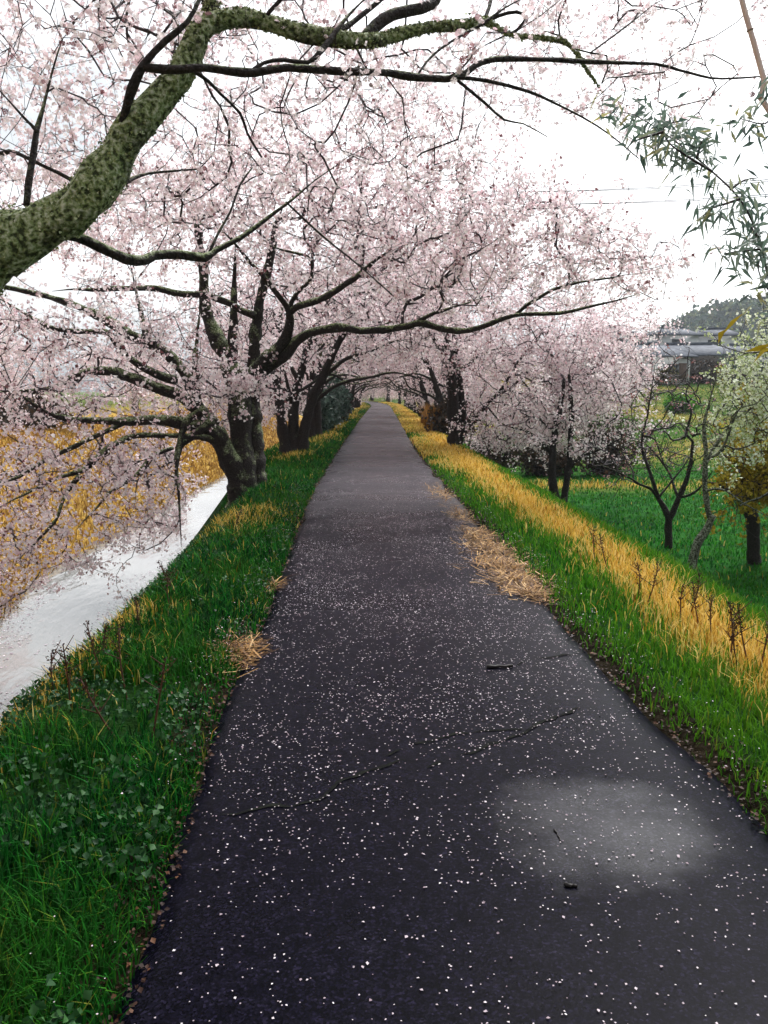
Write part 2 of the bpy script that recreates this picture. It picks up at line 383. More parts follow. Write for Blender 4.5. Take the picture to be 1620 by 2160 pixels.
def water():
    m, n, l, out = mat_new('river water')
    tc = n.new('ShaderNodeTexCoord')
    mp = n.new('ShaderNodeMapping'); mp.inputs['Scale'].default_value = (1, 0.35, 1); l.new(tc.outputs['Object'], mp.inputs[0])
    x = n.new('ShaderNodeTexNoise'); x.inputs['Scale'].default_value = 2.5; x.inputs['Detail'].default_value = 3; l.new(mp.outputs[0], x.inputs['Vector'])
    b = n.new('ShaderNodeBsdfPrincipled'); b.inputs['Base Color'].default_value = (0.30, 0.30, 0.29, 1)   # pale even base colour
    b.inputs['Roughness'].default_value = 0.03; b.inputs['Specular IOR Level'].default_value = 1.0; b.inputs['IOR'].default_value = 1.6
    bp = n.new('ShaderNodeBump'); bp.inputs['Strength'].default_value = 0.35; bp.inputs['Distance'].default_value = 0.05
    l.new(x.outputs['Fac'], bp.inputs['Height']); l.new(bp.outputs[0], b.inputs['Normal'])
    l.new(b.outputs[0], out.inputs[0]); return m
M['water'] = water()

def ground_mat():
    """soil with green and yellow growth; which growth depends on the place (bank, verge, orchard)"""
    m, n, l, out = mat_new('grassy ground')
    at = n.new('ShaderNodeAttribute'); at.attribute_name = 'dry'
    tc = n.new('ShaderNodeTexCoord')
    x = n.new('ShaderNodeTexNoise'); x.inputs['Scale'].default_value = 1.7; x.inputs['Detail'].default_value = 8; x.inputs['Roughness'].default_value = 0.7
    l.new(tc.outputs['Object'], x.inputs['Vector'])
    g = ramp(n, [(0.3, (0.004, 0.028, 0.006)), (0.52, (0.012, 0.090, 0.010)), (0.8, (0.045, 0.20, 0.012))])
    d = ramp(n, [(0.3, (0.20, 0.11, 0.025)), (0.55, (0.44, 0.28, 0.06)), (0.8, (0.60, 0.44, 0.14))])
    l.new(x.outputs['Fac'], g.inputs[0]); l.new(x.outputs['Fac'], d.inputs[0])
    mx = n.new('ShaderNodeMix'); mx.data_type = 'RGBA'
    l.new(at.outputs['Fac'], mx.inputs[0]); l.new(g.outputs[0], mx.inputs[6]); l.new(d.outputs[0], mx.inputs[7])
    at2 = n.new('ShaderNodeAttribute'); at2.attribute_name = 'soil'
    s = ramp(n, [(0.3, (0.004, 0.004, 0.002)), (0.7, (0.022, 0.016, 0.009))]); l.new(x.outputs['Fac'], s.inputs[0])
    mx2 = n.new('ShaderNodeMix'); mx2.data_type = 'RGBA'
    l.new(at2.outputs['Fac'], mx2.inputs[0]); l.new(mx.outputs[2], mx2.inputs[6]); l.new(s.outputs[0], mx2.inputs[7])
    b = n.new('ShaderNodeBsdfPrincipled'); b.inputs['Roughness'].default_value = 0.9; b.inputs['Specular IOR Level'].default_value = 0.03
    l.new(mx2.outputs[2], b.inputs['Base Color'])
    y = n.new('ShaderNodeTexNoise'); y.inputs['Scale'].default_value = 14; y.inputs['Detail'].default_value = 5; l.new(tc.outputs['Object'], y.inputs['Vector'])
    bp = n.new('ShaderNodeBump'); bp.inputs['Strength'].default_value = 1; bp.inputs['Distance'].default_value = 0.08
    l.new(y.outputs['Fac'], bp.inputs['Height']); l.new(bp.outputs[0], b.inputs['Normal'])
    l.new(b.outputs[0], out.inputs[0]); return m
M['ground'] = ground_mat()

# ------------------------------------------------------------------ the lie of the land
Lpx = [(235, 2160), (325, 1850), (380, 1720), (440, 1500), (540, 1330), (600, 1170), (648, 1050), (690, 980), (724, 930), (757, 885), (787, 850), (797, 838)]
Rpx = [(1990, 2160), (1735, 1850), (1620, 1720), (1450, 1550), (1290, 1420), (1165, 1280), (1062, 1150), (985, 1070), (930, 1010), (880, 950), (845, 890), (820, 850), (810, 838)]
LW = np.array([G(*p) for p in Lpx]); RW = np.array([G(*p) for p in Rpx])
YY = np.arange(-40, 400, 0.25)
def sm(W):
    x = np.interp(YY, W[:, 1], W[:, 0])
    k = np.ones(7) / 7
    return np.convolve(np.pad(x, 3, mode='edge'), k, mode='valid')
XLs, XRs = sm(LW), sm(RW)
BEND = -9.0 * np.clip((YY - 88) / 80, 0, 3) ** 2
XLs, XRs = XLs + BEND, XRs + BEND
def XL(y): return np.interp(y, YY, XLs)
def XR(y): return np.interp(y, YY, XRs)

Ld = np.array([-1, 0.0, 0.12, 0.78, 1.0, 1.28, 3.5, 6.0, 6.5, 12.0, 13.5, 5000]); Lz = np.array([-.05, -.04, 0.0, 0.0, -.07, -.30, -3.3, -3.4, -2.95, -0.25, 0.0, 0.0])
Rd = np.array([-1, 0.0, 0.12, 1.15, 1.45, 1.8, 3.3, 4.2, 5000]); Rz = np.array([-.05, -.04, 0.0, 0.0, -.06, -.20, -1.68, -1.8, -1.8])
def ground_z(x, y):
    x = np.asarray(x, float); y = np.asarray(y, float)
    l, r = XL(y), XR(y)
    dl, dr = l - x, x - r
    de = np.maximum(dl - 1.0 * smooth(14.5, 22, y), np.minimum(dl, 0.5))
    z = np.where(dl > 0, np.interp(de, Ld, Lz), np.where(dr > 0, np.interp(dr, Rd, Rz), -0.05))
    off = smooth(0.1, 0.6, np.maximum(dl, dr))
    z = z + off * 0.06 * (fbm(x * 1.3, y * 1.3, 3) - 0.5)
    rise = 5.2 * smooth(36, 112, y) * smooth(3, 16, dr) + 7 * smooth(110, 260, y) * smooth(3, 60, dr)
    far = 0.5 * (fbm(x * 0.08, y * 0.08, 9) - 0.5) * smooth(8, 30, np.maximum(dl - 6, dr))
    return z + rise + far

cl = np.concatenate([[0.0, .06, .12, .25, .45, .7, .9, 1.0, 1.1, 1.2, 1.3, 1.45, 1.7, 2.1, 2.6, 3.1, 3.6, 4.4, 5.4, 6.0, 6.25, 6.5, 7, 7.7, 8.5, 9.4, 10.3, 11.2, 12, 12.7, 13.5, 15, 18, 24, 34, 50, 80, 130, 220, 400, 800, 1500]])
cr = np.concatenate([[0.0, .06, .12, .25, .45, .7, .9, 1.1, 1.25, 1.4, 1.6, 1.8, 2.1, 2.5, 2.9, 3.3, 3.8, 4.2, 5, 6, 7, 8, 9, 10.5, 12, 14, 17, 20, 25, 32, 42, 60, 90, 140, 220, 400, 800, 1500]])
ry = np.concatenate([np.arange(-40, -2, 2.0), np.arange(-2, 40, 0.3), np.arange(40, 165, 2.0), np.array([170, 185, 210, 250, 300, 380, 500, 700, 1000, 1500])])
gx, gy = [], []
for y in ry:
    l, r = XL(y), XR(y)
    xs = np.concatenate([(l - cl)[::-1], [(l + r) / 2], r + cr])
    gx.append(xs); gy.append(np.full(len(xs), y))
gx, gy = np.array(gx), np.array(gy)
gz = ground_z(gx, gy)
nr, nc = gx.shape
idx = np.arange(nr * nc).reshape(nr, nc)
q = np.stack([idx[:-1, :-1], idx[:-1, 1:], idx[1:, 1:], idx[1:, :-1]], -1).reshape(-1, 4)
gm = mesh_np('ground', np.stack([gx, gy, gz], -1).reshape(-1, 3), q, np.full(len(q), 4), True)
dl, dr = (XL(gy) - gx).ravel(), (gx - XR(gy)).ravel(); fy = gy.ravel(); fx = gx.ravel()
nzv = fbm(fx * 0.6, fy * 0.6, 21)
dry = np.where(dl > 6.2, smooth(6.2, 7.0, dl) * (0.75 + 0.5 * nzv) * (1 - 0.8 * smooth(16, 30, dl)), 0)
dry = np.maximum(dry, np.where(dr > 0, smooth(0.6, 0.85, dr) * (1 - smooth(1.25, 1.6, dr)), 0))
strip = np.exp(-((fy - 30.5) / 1.6) ** 2) + 0.5 * np.exp(-((fy - 41) / 3.0) ** 2)
dry = np.maximum(dry, np.where(dr > 4, strip * 0.45 * (0.4 + 1.2 * nzv), 0))
olive = smooth(33, 40, fy) * (dr > 3) * (0.10 + 0.45 * smooth(0.42, 0.66, fbm(fx * 0.16, fy * 0.09, 25)))
dry = np.maximum(dry, olive).clip(0, 1)
soil = np.where((dl < 0.2) & (dr < 0.2), 1.0, 0.0)
soil = np.maximum(soil, np.where((dl > 1.3) & (dl < 6.3), 0.55 * smooth(1.3, 2.4, dl), 0))
soil = np.maximum(soil, np.where((dl > 0) & (dl <= 1.3), 0.55, 0)); soil = np.maximum(soil, np.where((dr > 0) & (dr < 0.7), 0.5, 0))
for nm, val in (('dry', dry), ('soil', soil)):
    a = gm.attributes.new(nm, 'FLOAT', 'POINT'); a.data.foreach_set('value', val.astype(np.float32))
link('ground', gm, M['ground'], kind='structure')

# path: slightly crowned sheet with ragged edges and faint cross ripples
py_ = np.concatenate([np.arange(-14, 1, 0.5), np.arange(1, 24, 0.10), np.arange(24, 60, 0.5), np.arange(60, 262, 3.0)])
NT = 22
def path_z(x, y):
    l, r = XL(y), XR(y); t = (x - l) / (r - l)
    z = 0.012 - 0.045 * np.abs(2 * t - 1) ** 6
    z = z + smooth(8, 11, y) * (1 - smooth(19, 24, y)) * 0.018 * np.sin(y * 2.1 + 1.2 * fbm(x * 0.5, y * 0.7, 5))
    return z + 0.008 * (fbm(x * 1.1, y * 0.6, 8) - 0.5)
pv = []
for y in py_:
    e = 0.10 * smooth(0, 1.5, y)
    l = XL(y) - 0.02 + e * (fbm(0.0, y * 1.7, 31) - 0.5) * 1.6; r = XR(y) + 0.02 + e * (fbm(5.0, y * 1.7, 33) - 0.5) * 1.6
    t = np.linspace(0, 1, NT); xs = l + (r - l) * t
    zz = path_z(xs, np.full(NT, y))
    zz[0] -= 0.03; zz[-1] -= 0.03
    pv.append(np.stack([xs, np.full(NT, y), zz], -1))
pv = np.array(pv); nr, nc = pv.shape[:2]
idx = np.arange(nr * nc).reshape(nr, nc)
q = np.stack([idx[:-1, :-1], idx[:-1, 1:], idx[1:, 1:], idx[1:, :-1]], -1).reshape(-1, 4)
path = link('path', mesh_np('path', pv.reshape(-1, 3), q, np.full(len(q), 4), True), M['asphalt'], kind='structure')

def crack(pix, w):
    pts = np.array([G(*p) for p in pix]); pts, _ = catmull(pts, 0.025)
    n = len(pts)
    pts[:, 0] += 0.035 * (noise2(np.arange(n) * 0.35, np.zeros(n), 3) - 0.5); pts[:, 1] += 0.05 * (noise2(np.arange(n) * 0.4, np.zeros(n), 4) - 0.5)
    t = unit(np.gradient(pts, axis=0)); s = np.stack([-t[:, 1], t[:, 0], 0 * t[:, 0]], -1)
    ww = w * np.clip(1.9 * noise2(np.arange(n) * 0.45, np.zeros(n), 6) - 0.45, 0.02, 2)[:, None]
    ww[0] = ww[-1] = 0.001
    a, b = pts - s * ww, pts + s * ww
    for p in (a, b): p[:, 2] = path_z(p[:, 0], p[:, 1]) + 0.0035
    v = np.stack([a, b], 1).reshape(-1, 3); i = np.arange(n - 1) * 2
    link('crack', mesh_np('crack', v, np.stack([i, i + 1, i + 3, i + 2], -1), np.full(n - 1, 4)), M['crack'], path)
crack([(360, 1745), (520, 1712), (655, 1700), (730, 1655), (800, 1625), (850, 1612)], 0.010)
crack([(905, 1625), (1000, 1592), (1090, 1560), (1180, 1515), (1230, 1492)], 0.012)
crack([(870, 1574), (950, 1576)], 0.010)
crack([(1092, 1408), (1130, 1392), (1180, 1386), (1222, 1376)], 0.010)
crack([(820, 1600), (905, 1570), (1000, 1552), (1110, 1545)], 0.010)

# river
wy = np.array([-40, 0, 20, 40, 80, 150, 260])
wv = np.array([[[XL(y) - 2.2, y, -3.0], [XL(y) - 9.5, y, -3.0]] for y in wy]).reshape(-1, 3)
i = np.arange(len(wy) - 1) * 2
link('river', mesh_np('river', wv, np.stack([i, i + 2, i + 3, i + 1], -1), np.full(len(i), 4)), M['water'], kind='structure')

# wooded hill far on the right
hx = np.linspace(60, 620, 60); hy = np.linspace(300, 560, 26)
HX, HY = np.meshgrid(hx, hy)
def hill_z(x, y):
    prof = 35 * smooth(88, 165, x) + 12 * smooth(150, 330, x)
    cross = smooth(300, 390, y)
    return 2 + prof * cross * (0.88 + 0.24 * fbm(x * 0.02, y * 0.02, 44))
HZ = hill_z(HX, HY)
idx = np.arange(HX.size).reshape(HX.shape)
q = np.stack([idx[:-1, :-1], idx[:-1, 1:], idx[1:, 1:], idx[1:, :-1]], -1).reshape(-1, 4)
link('hill', mesh_np('hill', np.stack([HX, HY, HZ], -1).reshape(-1, 3), q, np.full(len(q), 4), True),
     noise_mat('hill slope', [(0.3, (0.02, 0.035, 0.025)), (0.7, (0.05, 0.07, 0.035))], 0.1, 0.9), kind='structure')

# ------------------------------------------------------------------ scatter builders
def quads(centers, size, rng, fold=0.35, flat=None):
    """small folded four-corner petals / leaf clumps, one island each"""
    n = len(centers)
    nrm = unit(rng.normal(size=(n, 3)) + (0 if flat is None else flat))
    ref = unit(rng.normal(size=(n, 3)))
    u = unit(np.cross(nrm, ref)); w = np.cross(nrm, u)
    s = (np.asarray(size) * np.ones(n))[:, None] * (0.7 + 0.6 * rng.random((n, 1)))
    v = np.stack([centers - u * s * 0.5, centers - w * s * 0.42 + nrm * s * fold * 0.5, centers + u * s * 0.5 * (0.6 + 0.6 * rng.random((n, 1))), centers + w * s * 0.42 + nrm * s * fold * 0.5], 1)
    b = np.arange(n)[:, None] * 4
    f = np.concatenate([b + [0, 1, 2], b + [0, 2, 3]], 1).reshape(-1, 3)
    return v.reshape(-1, 3), f

def flowers(centers, size, rng):
    """five separate petals round one heart"""
    n = len(centers)
    nrm = unit(rng.normal(size=(n, 3)) + np.array([0, 0, -0.25])); ref = unit(rng.normal(size=(n, 3)))
    u = unit(np.cross(nrm, ref)); w = np.cross(nrm, u)
    s = size * (0.75 + 0.5 * rng.random((n, 1)))
    V = [centers]
    for k in range(5):
        for da in (-0.52, 0.52):
            a = 2 * math.pi * k / 5 + da + 0.15 * (rng.random((n, 1)) - 0.5)
            V.append(centers + s * 0.5 * (np.cos(a) * u + np.sin(a) * w) + nrm * s * (0.10 + 0.25 * rng.random((n, 1))))
    v = np.stack(V, 1)
    b = np.arange(n)[:, None] * 11
    f = np.concatenate([b + [0, 1 + 2 * k, 2 + 2 * k] for k in range(5)], 1).reshape(-1, 3)
    return v.reshape(-1, 3), f

def blades(pos, h, w, rng, lean=0.5, flat=False):
    """bent grass blades: 5 vertices, 3 faces as tris"""
    n = len(pos)
    a = rng.random(n) * 2 * math.pi
    d = np.stack([np.cos(a), np.sin(a), 0 * a], -1); s = np.stack([-np.sin(a), np.cos(a), 0 * a], -1)
    h = (h * np.ones(n))[:, None]; w = (w * np.ones(n))[:, None]
    ln = lean * (0.3 + rng.random((n, 1)))
    up = np.array([0, 0, 1.0])
    m = pos + up * h * 0.55 + d * h * 0.22 * ln
    t = pos + up * h * (0.98 - 0.25 * ln) + d * h * 0.8 * ln
    v = np.stack([pos - s * w * 0.5, pos + s * w * 0.5, m - s * w * 0.4, m + s * w * 0.4, t], 1)
    b = np.arange(n)[:, None] * 5
    f = np.concatenate([b + [0, 1, 3], b + [0, 3, 2], b + [2, 3, 4]], 1).reshape(-1, 3)
    return v.reshape(-1, 3), f

def tri_mesh(name, v, f): return mesh_np(name, v, f, np.full(len(f), 3))

# ------------------------------------------------------------------ tree grower
def grow(name, label, cat, base, limbs, clouds, ntarget, seed, group=None, bark='bark', twig='twig', petal='blossom',
         lod=1, fsize=0.045, per_m=26, spread=0.05, step=0.16, keep=None, moss=0, spur=1.0, twig_r=0.0032, sides=None, flower_r=0.02, crown_name='blossoms'):
    """limbs: [(part name, points, radii)], clouds: [(centre, radii, weight)] volumes the crown fills.  Twigs reach for
    points of the crown from the nearest older wood, their girth follows the number of twigs they carry."""
    rng = np.random.default_rng(seed)
    base = np.asarray(base, float)
    rt = root(name, base, label, cat, group)
    pool, pdir, prad, allow = [], [], [], []
    for li, lm in enumerate(limbs):
        nm, pts, rad = lm[:3]; bk = lm[3] if len(lm) > 3 else bark
        pts = np.asarray(pts, float)
        rad = np.asarray(rad, float)
        if nm == 'limb' and rad[-1] > 0.006 and not (len(pts) == 4 and rad[-1] > 0.1):
            e = unit(pts[-1] - pts[-2]); rad = np.interp(np.linspace(0, 1, len(pts)), np.linspace(0, 1, len(rad)), rad)
            L_ = min(1.6, 14 * rad[-1] + 0.25)
            pts = np.vstack([pts, pts[-1] + e * L_ * 0.5 + [0, 0, 0.04 * L_], pts[-1] + e * L_ + [0, 0, 0.02 * L_]]); rad = np.concatenate([rad, [rad[-1] * 0.55, 0.004]])
        cp, par = catmull(pts, 0.07 if rad.max() > 0.02 else 0.10)
        rr = np.interp(par, np.linspace(0, len(pts) - 1, len(rad)), rad)
        n = len(cp)
        wob = np.minimum(rr * 0.35, 0.03)[:, None] * (np.stack([noise2(np.arange(n) * 0.33, np.full(n, li * 7.0), k + seed) for k in range(3)], -1) - 0.5)
        cp = cp + wob
        mb = MB(); k = 14 if rad.max() > 0.09 else (9 if rad.max() > 0.03 else 6)
        rl = rr * (0.86 + 0.32 * noise2(np.arange(n) * 0.45, np.full(n, 3.0), li + seed))
        mb.tube(cp - base, rl, k, lump=0.24 if (k == 14 and moss) else 0.16 if k == 14 else 0.15, rng=rng)
        link(nm, mb.mesh(nm, True), M[bk], rt)
        pool.append(cp); pdir.append(unit(np.gradient(cp, axis=0))); prad.append(rr)
        ok = np.ones(n, bool)
        if nm == 'trunk': ok[: int(n * 0.55)] = False
        allow.append(ok)
        if moss and rad.max() > 0.05:
            m = int(moss * n); ii = rng.integers(0, n, m)
            dirs = unit(rng.normal(size=(m, 3)) + np.array([0, -0.1, 0.35])); t = pdir[-1][ii]
            dirs = unit(dirs - t * (dirs * t).sum(1, keepdims=True))
            c = cp[ii] + dirs * rl[ii][:, None] * 1.0 - base
            tv, tf = quads(c + t * rng.normal(size=(m, 1)) * 0.05, 0.018, rng, 0.9)
            link('moss', tri_mesh('moss', tv, tf), M['moss'], rt, kind='stuff')
    # crown targets
    tg = []
    wsum = sum(c[2] for c in clouds)
    for c, r, w in clouds:
        m = int(ntarget * w / wsum)
        d = unit(rng.normal(size=(m, 3))) * (rng.random((m, 1)) ** 0.45)
        tg.append(np.asarray(c) + d * np.asarray(r))
    tg = np.vstack(tg)
    tg = tg + rng.normal(size=tg.shape) * 0.12 * (rng.random((len(tg), 1)) < 0.3) * 3
    tg = tg[fbm(tg[:, 0] * 0.9 + tg[:, 2] * 0.8 + seed, tg[:, 1] * 0.9 - tg[:, 2] * 0.7, seed) > 0.36 + 0.06 * rng.normal(size=len(tg))]
    if keep is not None: tg = tg[keep(tg)]
    pool = np.vstack(pool); pdir = np.vstack(pdir); prad = np.concatenate(prad); allow = np.concatenate(allow)
    nl = len(pool); cap = nl + len(tg) * 40
    PP = np.zeros((cap, 3)); PD = np.zeros((cap, 3)); PR = np.zeros(cap); PC = np.zeros(cap); PAR = np.full(cap, -1)
    PP[:nl] = pool; PD[:nl] = pdir; PR[:nl] = prad; PC[:nl] = np.where(allow, 0, 1e3)
    cnt = np.zeros(cap)
    sub = pool[allow][::3]
    dmin = np.array([np.min(((sub - t) ** 2).sum(1)) for t in tg])
    order = np.argsort(dmin)
    n = nl; chains = []
    for ti in order:
        t = tg[ti]
        dv = t - PP[:n]; dist = np.sqrt((dv ** 2).sum(1)) + 1e-6
        cost = dist * (1.25 - 0.35 * (dv * PD[:n]).sum(1) / dist) + PC[:n]
        j = int(np.argmin(cost)); L = dist[j]
        if L < 0.03 or L > 4: continue
        k = max(2, min(38, int(L / step)))
        s = np.linspace(0, 1, k + 1)[1:, None]
        p0 = PP[j]; side = rng.normal(size=3) * 0.10 * L
        c1 = p0 + PD[j] * L * 0.45 + side * 0.5 + np.array([0, 0, 0.05 * L])
        pts = (1 - s) ** 2 * p0 + 2 * (1 - s) * s * c1 + s ** 2 * t
        pts[:-1] += rng.normal(size=(k - 1, 3)) * 0.012
        PP[n:n + k] = pts; dd = np.vstack([pts[:1] - p0, np.diff(pts, axis=0)]); PD[n:n + k] = unit(dd)
        PAR[n] = j; PAR[n + 1:n + k] = np.arange(n, n + k - 1)
        chains.append((j, n, k)); n += k
    # girth
    for j, a, k in reversed(chains):
        c = cnt[a:a + k]
        c2 = np.maximum.accumulate(c[::-1])[::-1] if k > 1 else c
        tot = 1 + np.cumsum(c[::-1])[::-1]
        cnt[a:a + k] = tot
        cnt[j] += tot[0] if j >= nl else 0
    mb = MB()
    PR[nl:n] = twig_r * np.maximum(cnt[nl:n], 1) ** 0.40
    for j, a, k in chains:
        r = PR[a:a + k]; lim = PR[j] * 0.75 if j < nl else PR[j]
        r = np.minimum(r, max(lim, twig_r)); PR[a:a + k] = r
        pts = np.vstack([PP[j], PP[a:a + k]]); rr = np.concatenate([[r[0] * 1.15], r])
        mb.tube(pts - base, rr, 6 if r[0] > 0.02 else (4 if r[0] > 0.008 else 3), cap=False)
    # spurs
    ii = np.arange(nl, n); ii = ii[PR[ii] < flower_r]
    ii = ii[rng.random(len(ii)) < min(1, spur)]
    sd_ = unit(PD[ii] * 0.6 + rng.normal(size=(len(ii), 3)) * 0.8); sl = (0.06 + 0.22 * rng.random((len(ii), 1)))
    a0 = PP[ii]; a1 = a0 + sd_ * sl
    u = unit(np.cross(sd_, rng.normal(size=(len(ii), 3)))); w = np.cross(sd_, u); tr = twig_r * 0.75
    v = np.concatenate([np.stack([a0 + tr * (math.cos(q) * u + math.sin(q) * w) for q in (0, 2.09, 4.19)], 1), a1[:, None]], 1).reshape(-1, 3) - base
    b = np.arange(len(ii))[:, None] * 4
    mb.add_np(v, np.concatenate([b + [0, 1, 3], b + [1, 2, 3], b + [2, 0, 3]], 1).reshape(-1, 3))
    link('twigs', mb.mesh('twigs', True), M[twig], rt, kind='stuff')
    # blossoms along the thin wood and the spurs
    if per_m:
        jj = np.arange(nl, n); jj = jj[(PR[jj] < flower_r) & (PAR[jj] >= 0)]
        seg0 = PP[PAR[jj]]; seg1 = PP[jj]
        s0 = np.vstack([seg0, a0]); s1 = np.vstack([seg1, a1])
        ln = np.linalg.norm(s1 - s0, axis=1)
        # bunches: some stretches of twig flower thickly, others hardly
        dens = per_m * (0.35 + 1.3 * rng.random(len(ln)))
        m = rng.poisson(dens * ln / 5)
        k = np.repeat(np.arange(len(ln)), m); t = rng.random((len(k), 1))
        c = s0[k] * (1 - t) + s1[k] * t + rng.normal(size=(len(k), 3)) * spread * 0.7
        # flowers hang in little bunches
        c = np.repeat(c, 5, 0); c = c + rng.normal(size=c.shape) * spread * 0.75
        if lod == 2: v, f = flowers(c - base, fsize, rng)
        else: v, f = quads(c - base, fsize, rng, 0.5)
        link(crown_name, tri_mesh(crown_name, v, f), M[petal], rt, kind='stuff')
    return rt

def copy_tree(o, loc, rz=0.0, sc=(1, 1, 1), label=None):
    r = o.copy(); COL.objects.link(r)
    r.location = loc; r.rotation_euler = (0, 0, rz); r.scale = sc
    if label: r['label'] = label
    for ch in list(o.children):
        c = ch.copy(); COL.objects.link(c); c.parent = r
    return r

def px(listing, depth, sx=1.0, ox=0.0, oy=0.0):
    """measured branch: listing of image points; depth = (from, to) or a list"""
    n = len(listing)
    d = np.interp(np.linspace(0, 1, n), np.linspace(0, 1, len(depth)), depth)
    return np.array([P(a / sx + ox, b / sx + oy, dd) for (a, b), dd in zip(listing, d)])
def pr(diam_px, d):   # radius in metres from a width in picture pixels
    return np.asarray(diam_px, float) / 2 / F * d

Z1 = 1.9756
LEFT = 'cherry trees along the left side of the path'
RIGHT = 'cherry trees along the right side of the path'

# --- tree A: trunk just outside the frame on the left, big mossy limb arching over the path
def zA(l, d, off=0): return px(l, d, Z1, off, 0)
main1 = zA([(-60, 1060), (0, 1020), (150, 960), (330, 850), (450, 700), (560, 540), (660, 420), (740, 330), (800, 220), (840, 120), (930, 82), (1030, 75), (1150, 110), (1280, 145), (1450, 172), (1560, 172), (1620, 160)], [4.6, 4.6, 4.7, 4.8, 5.0, 5.2])
main2 = zA([(0, 165), (100, 145), (200, 122), (300, 112), (400, 100), (440, 92), (540, 140), (640, 155), (740, 170), (800, 200), (850, 270), (885, 320)], [5.2, 5.6], 800)
mr_ = None
main = np.vstack([main1, main2[1:]])
mr_ = np.concatenate([pr(np.array([300, 285, 270, 240, 205, 175, 150, 135, 115, 105, 92, 88, 82, 80, 78, 72, 66]) / Z1, 4.9), pr(np.array([58, 52, 48, 42, 34, 24, 20, 16, 13, 10, 7]) / Z1, 5.4)])
baseA = np.array([-3.3, 4.7, float(ground_z(-3.3, 4.7)) - 0.1])
trunkA = np.array([baseA, baseA + [0.02, 0.0, 0.8], [-3.22, 4.68, 1.2], [-2.98, 4.64, 1.75], (np.array([-2.98, 4.64, 1.75]) * 0.35 + main1[0] * 0.65), main1[0], main1[1]])
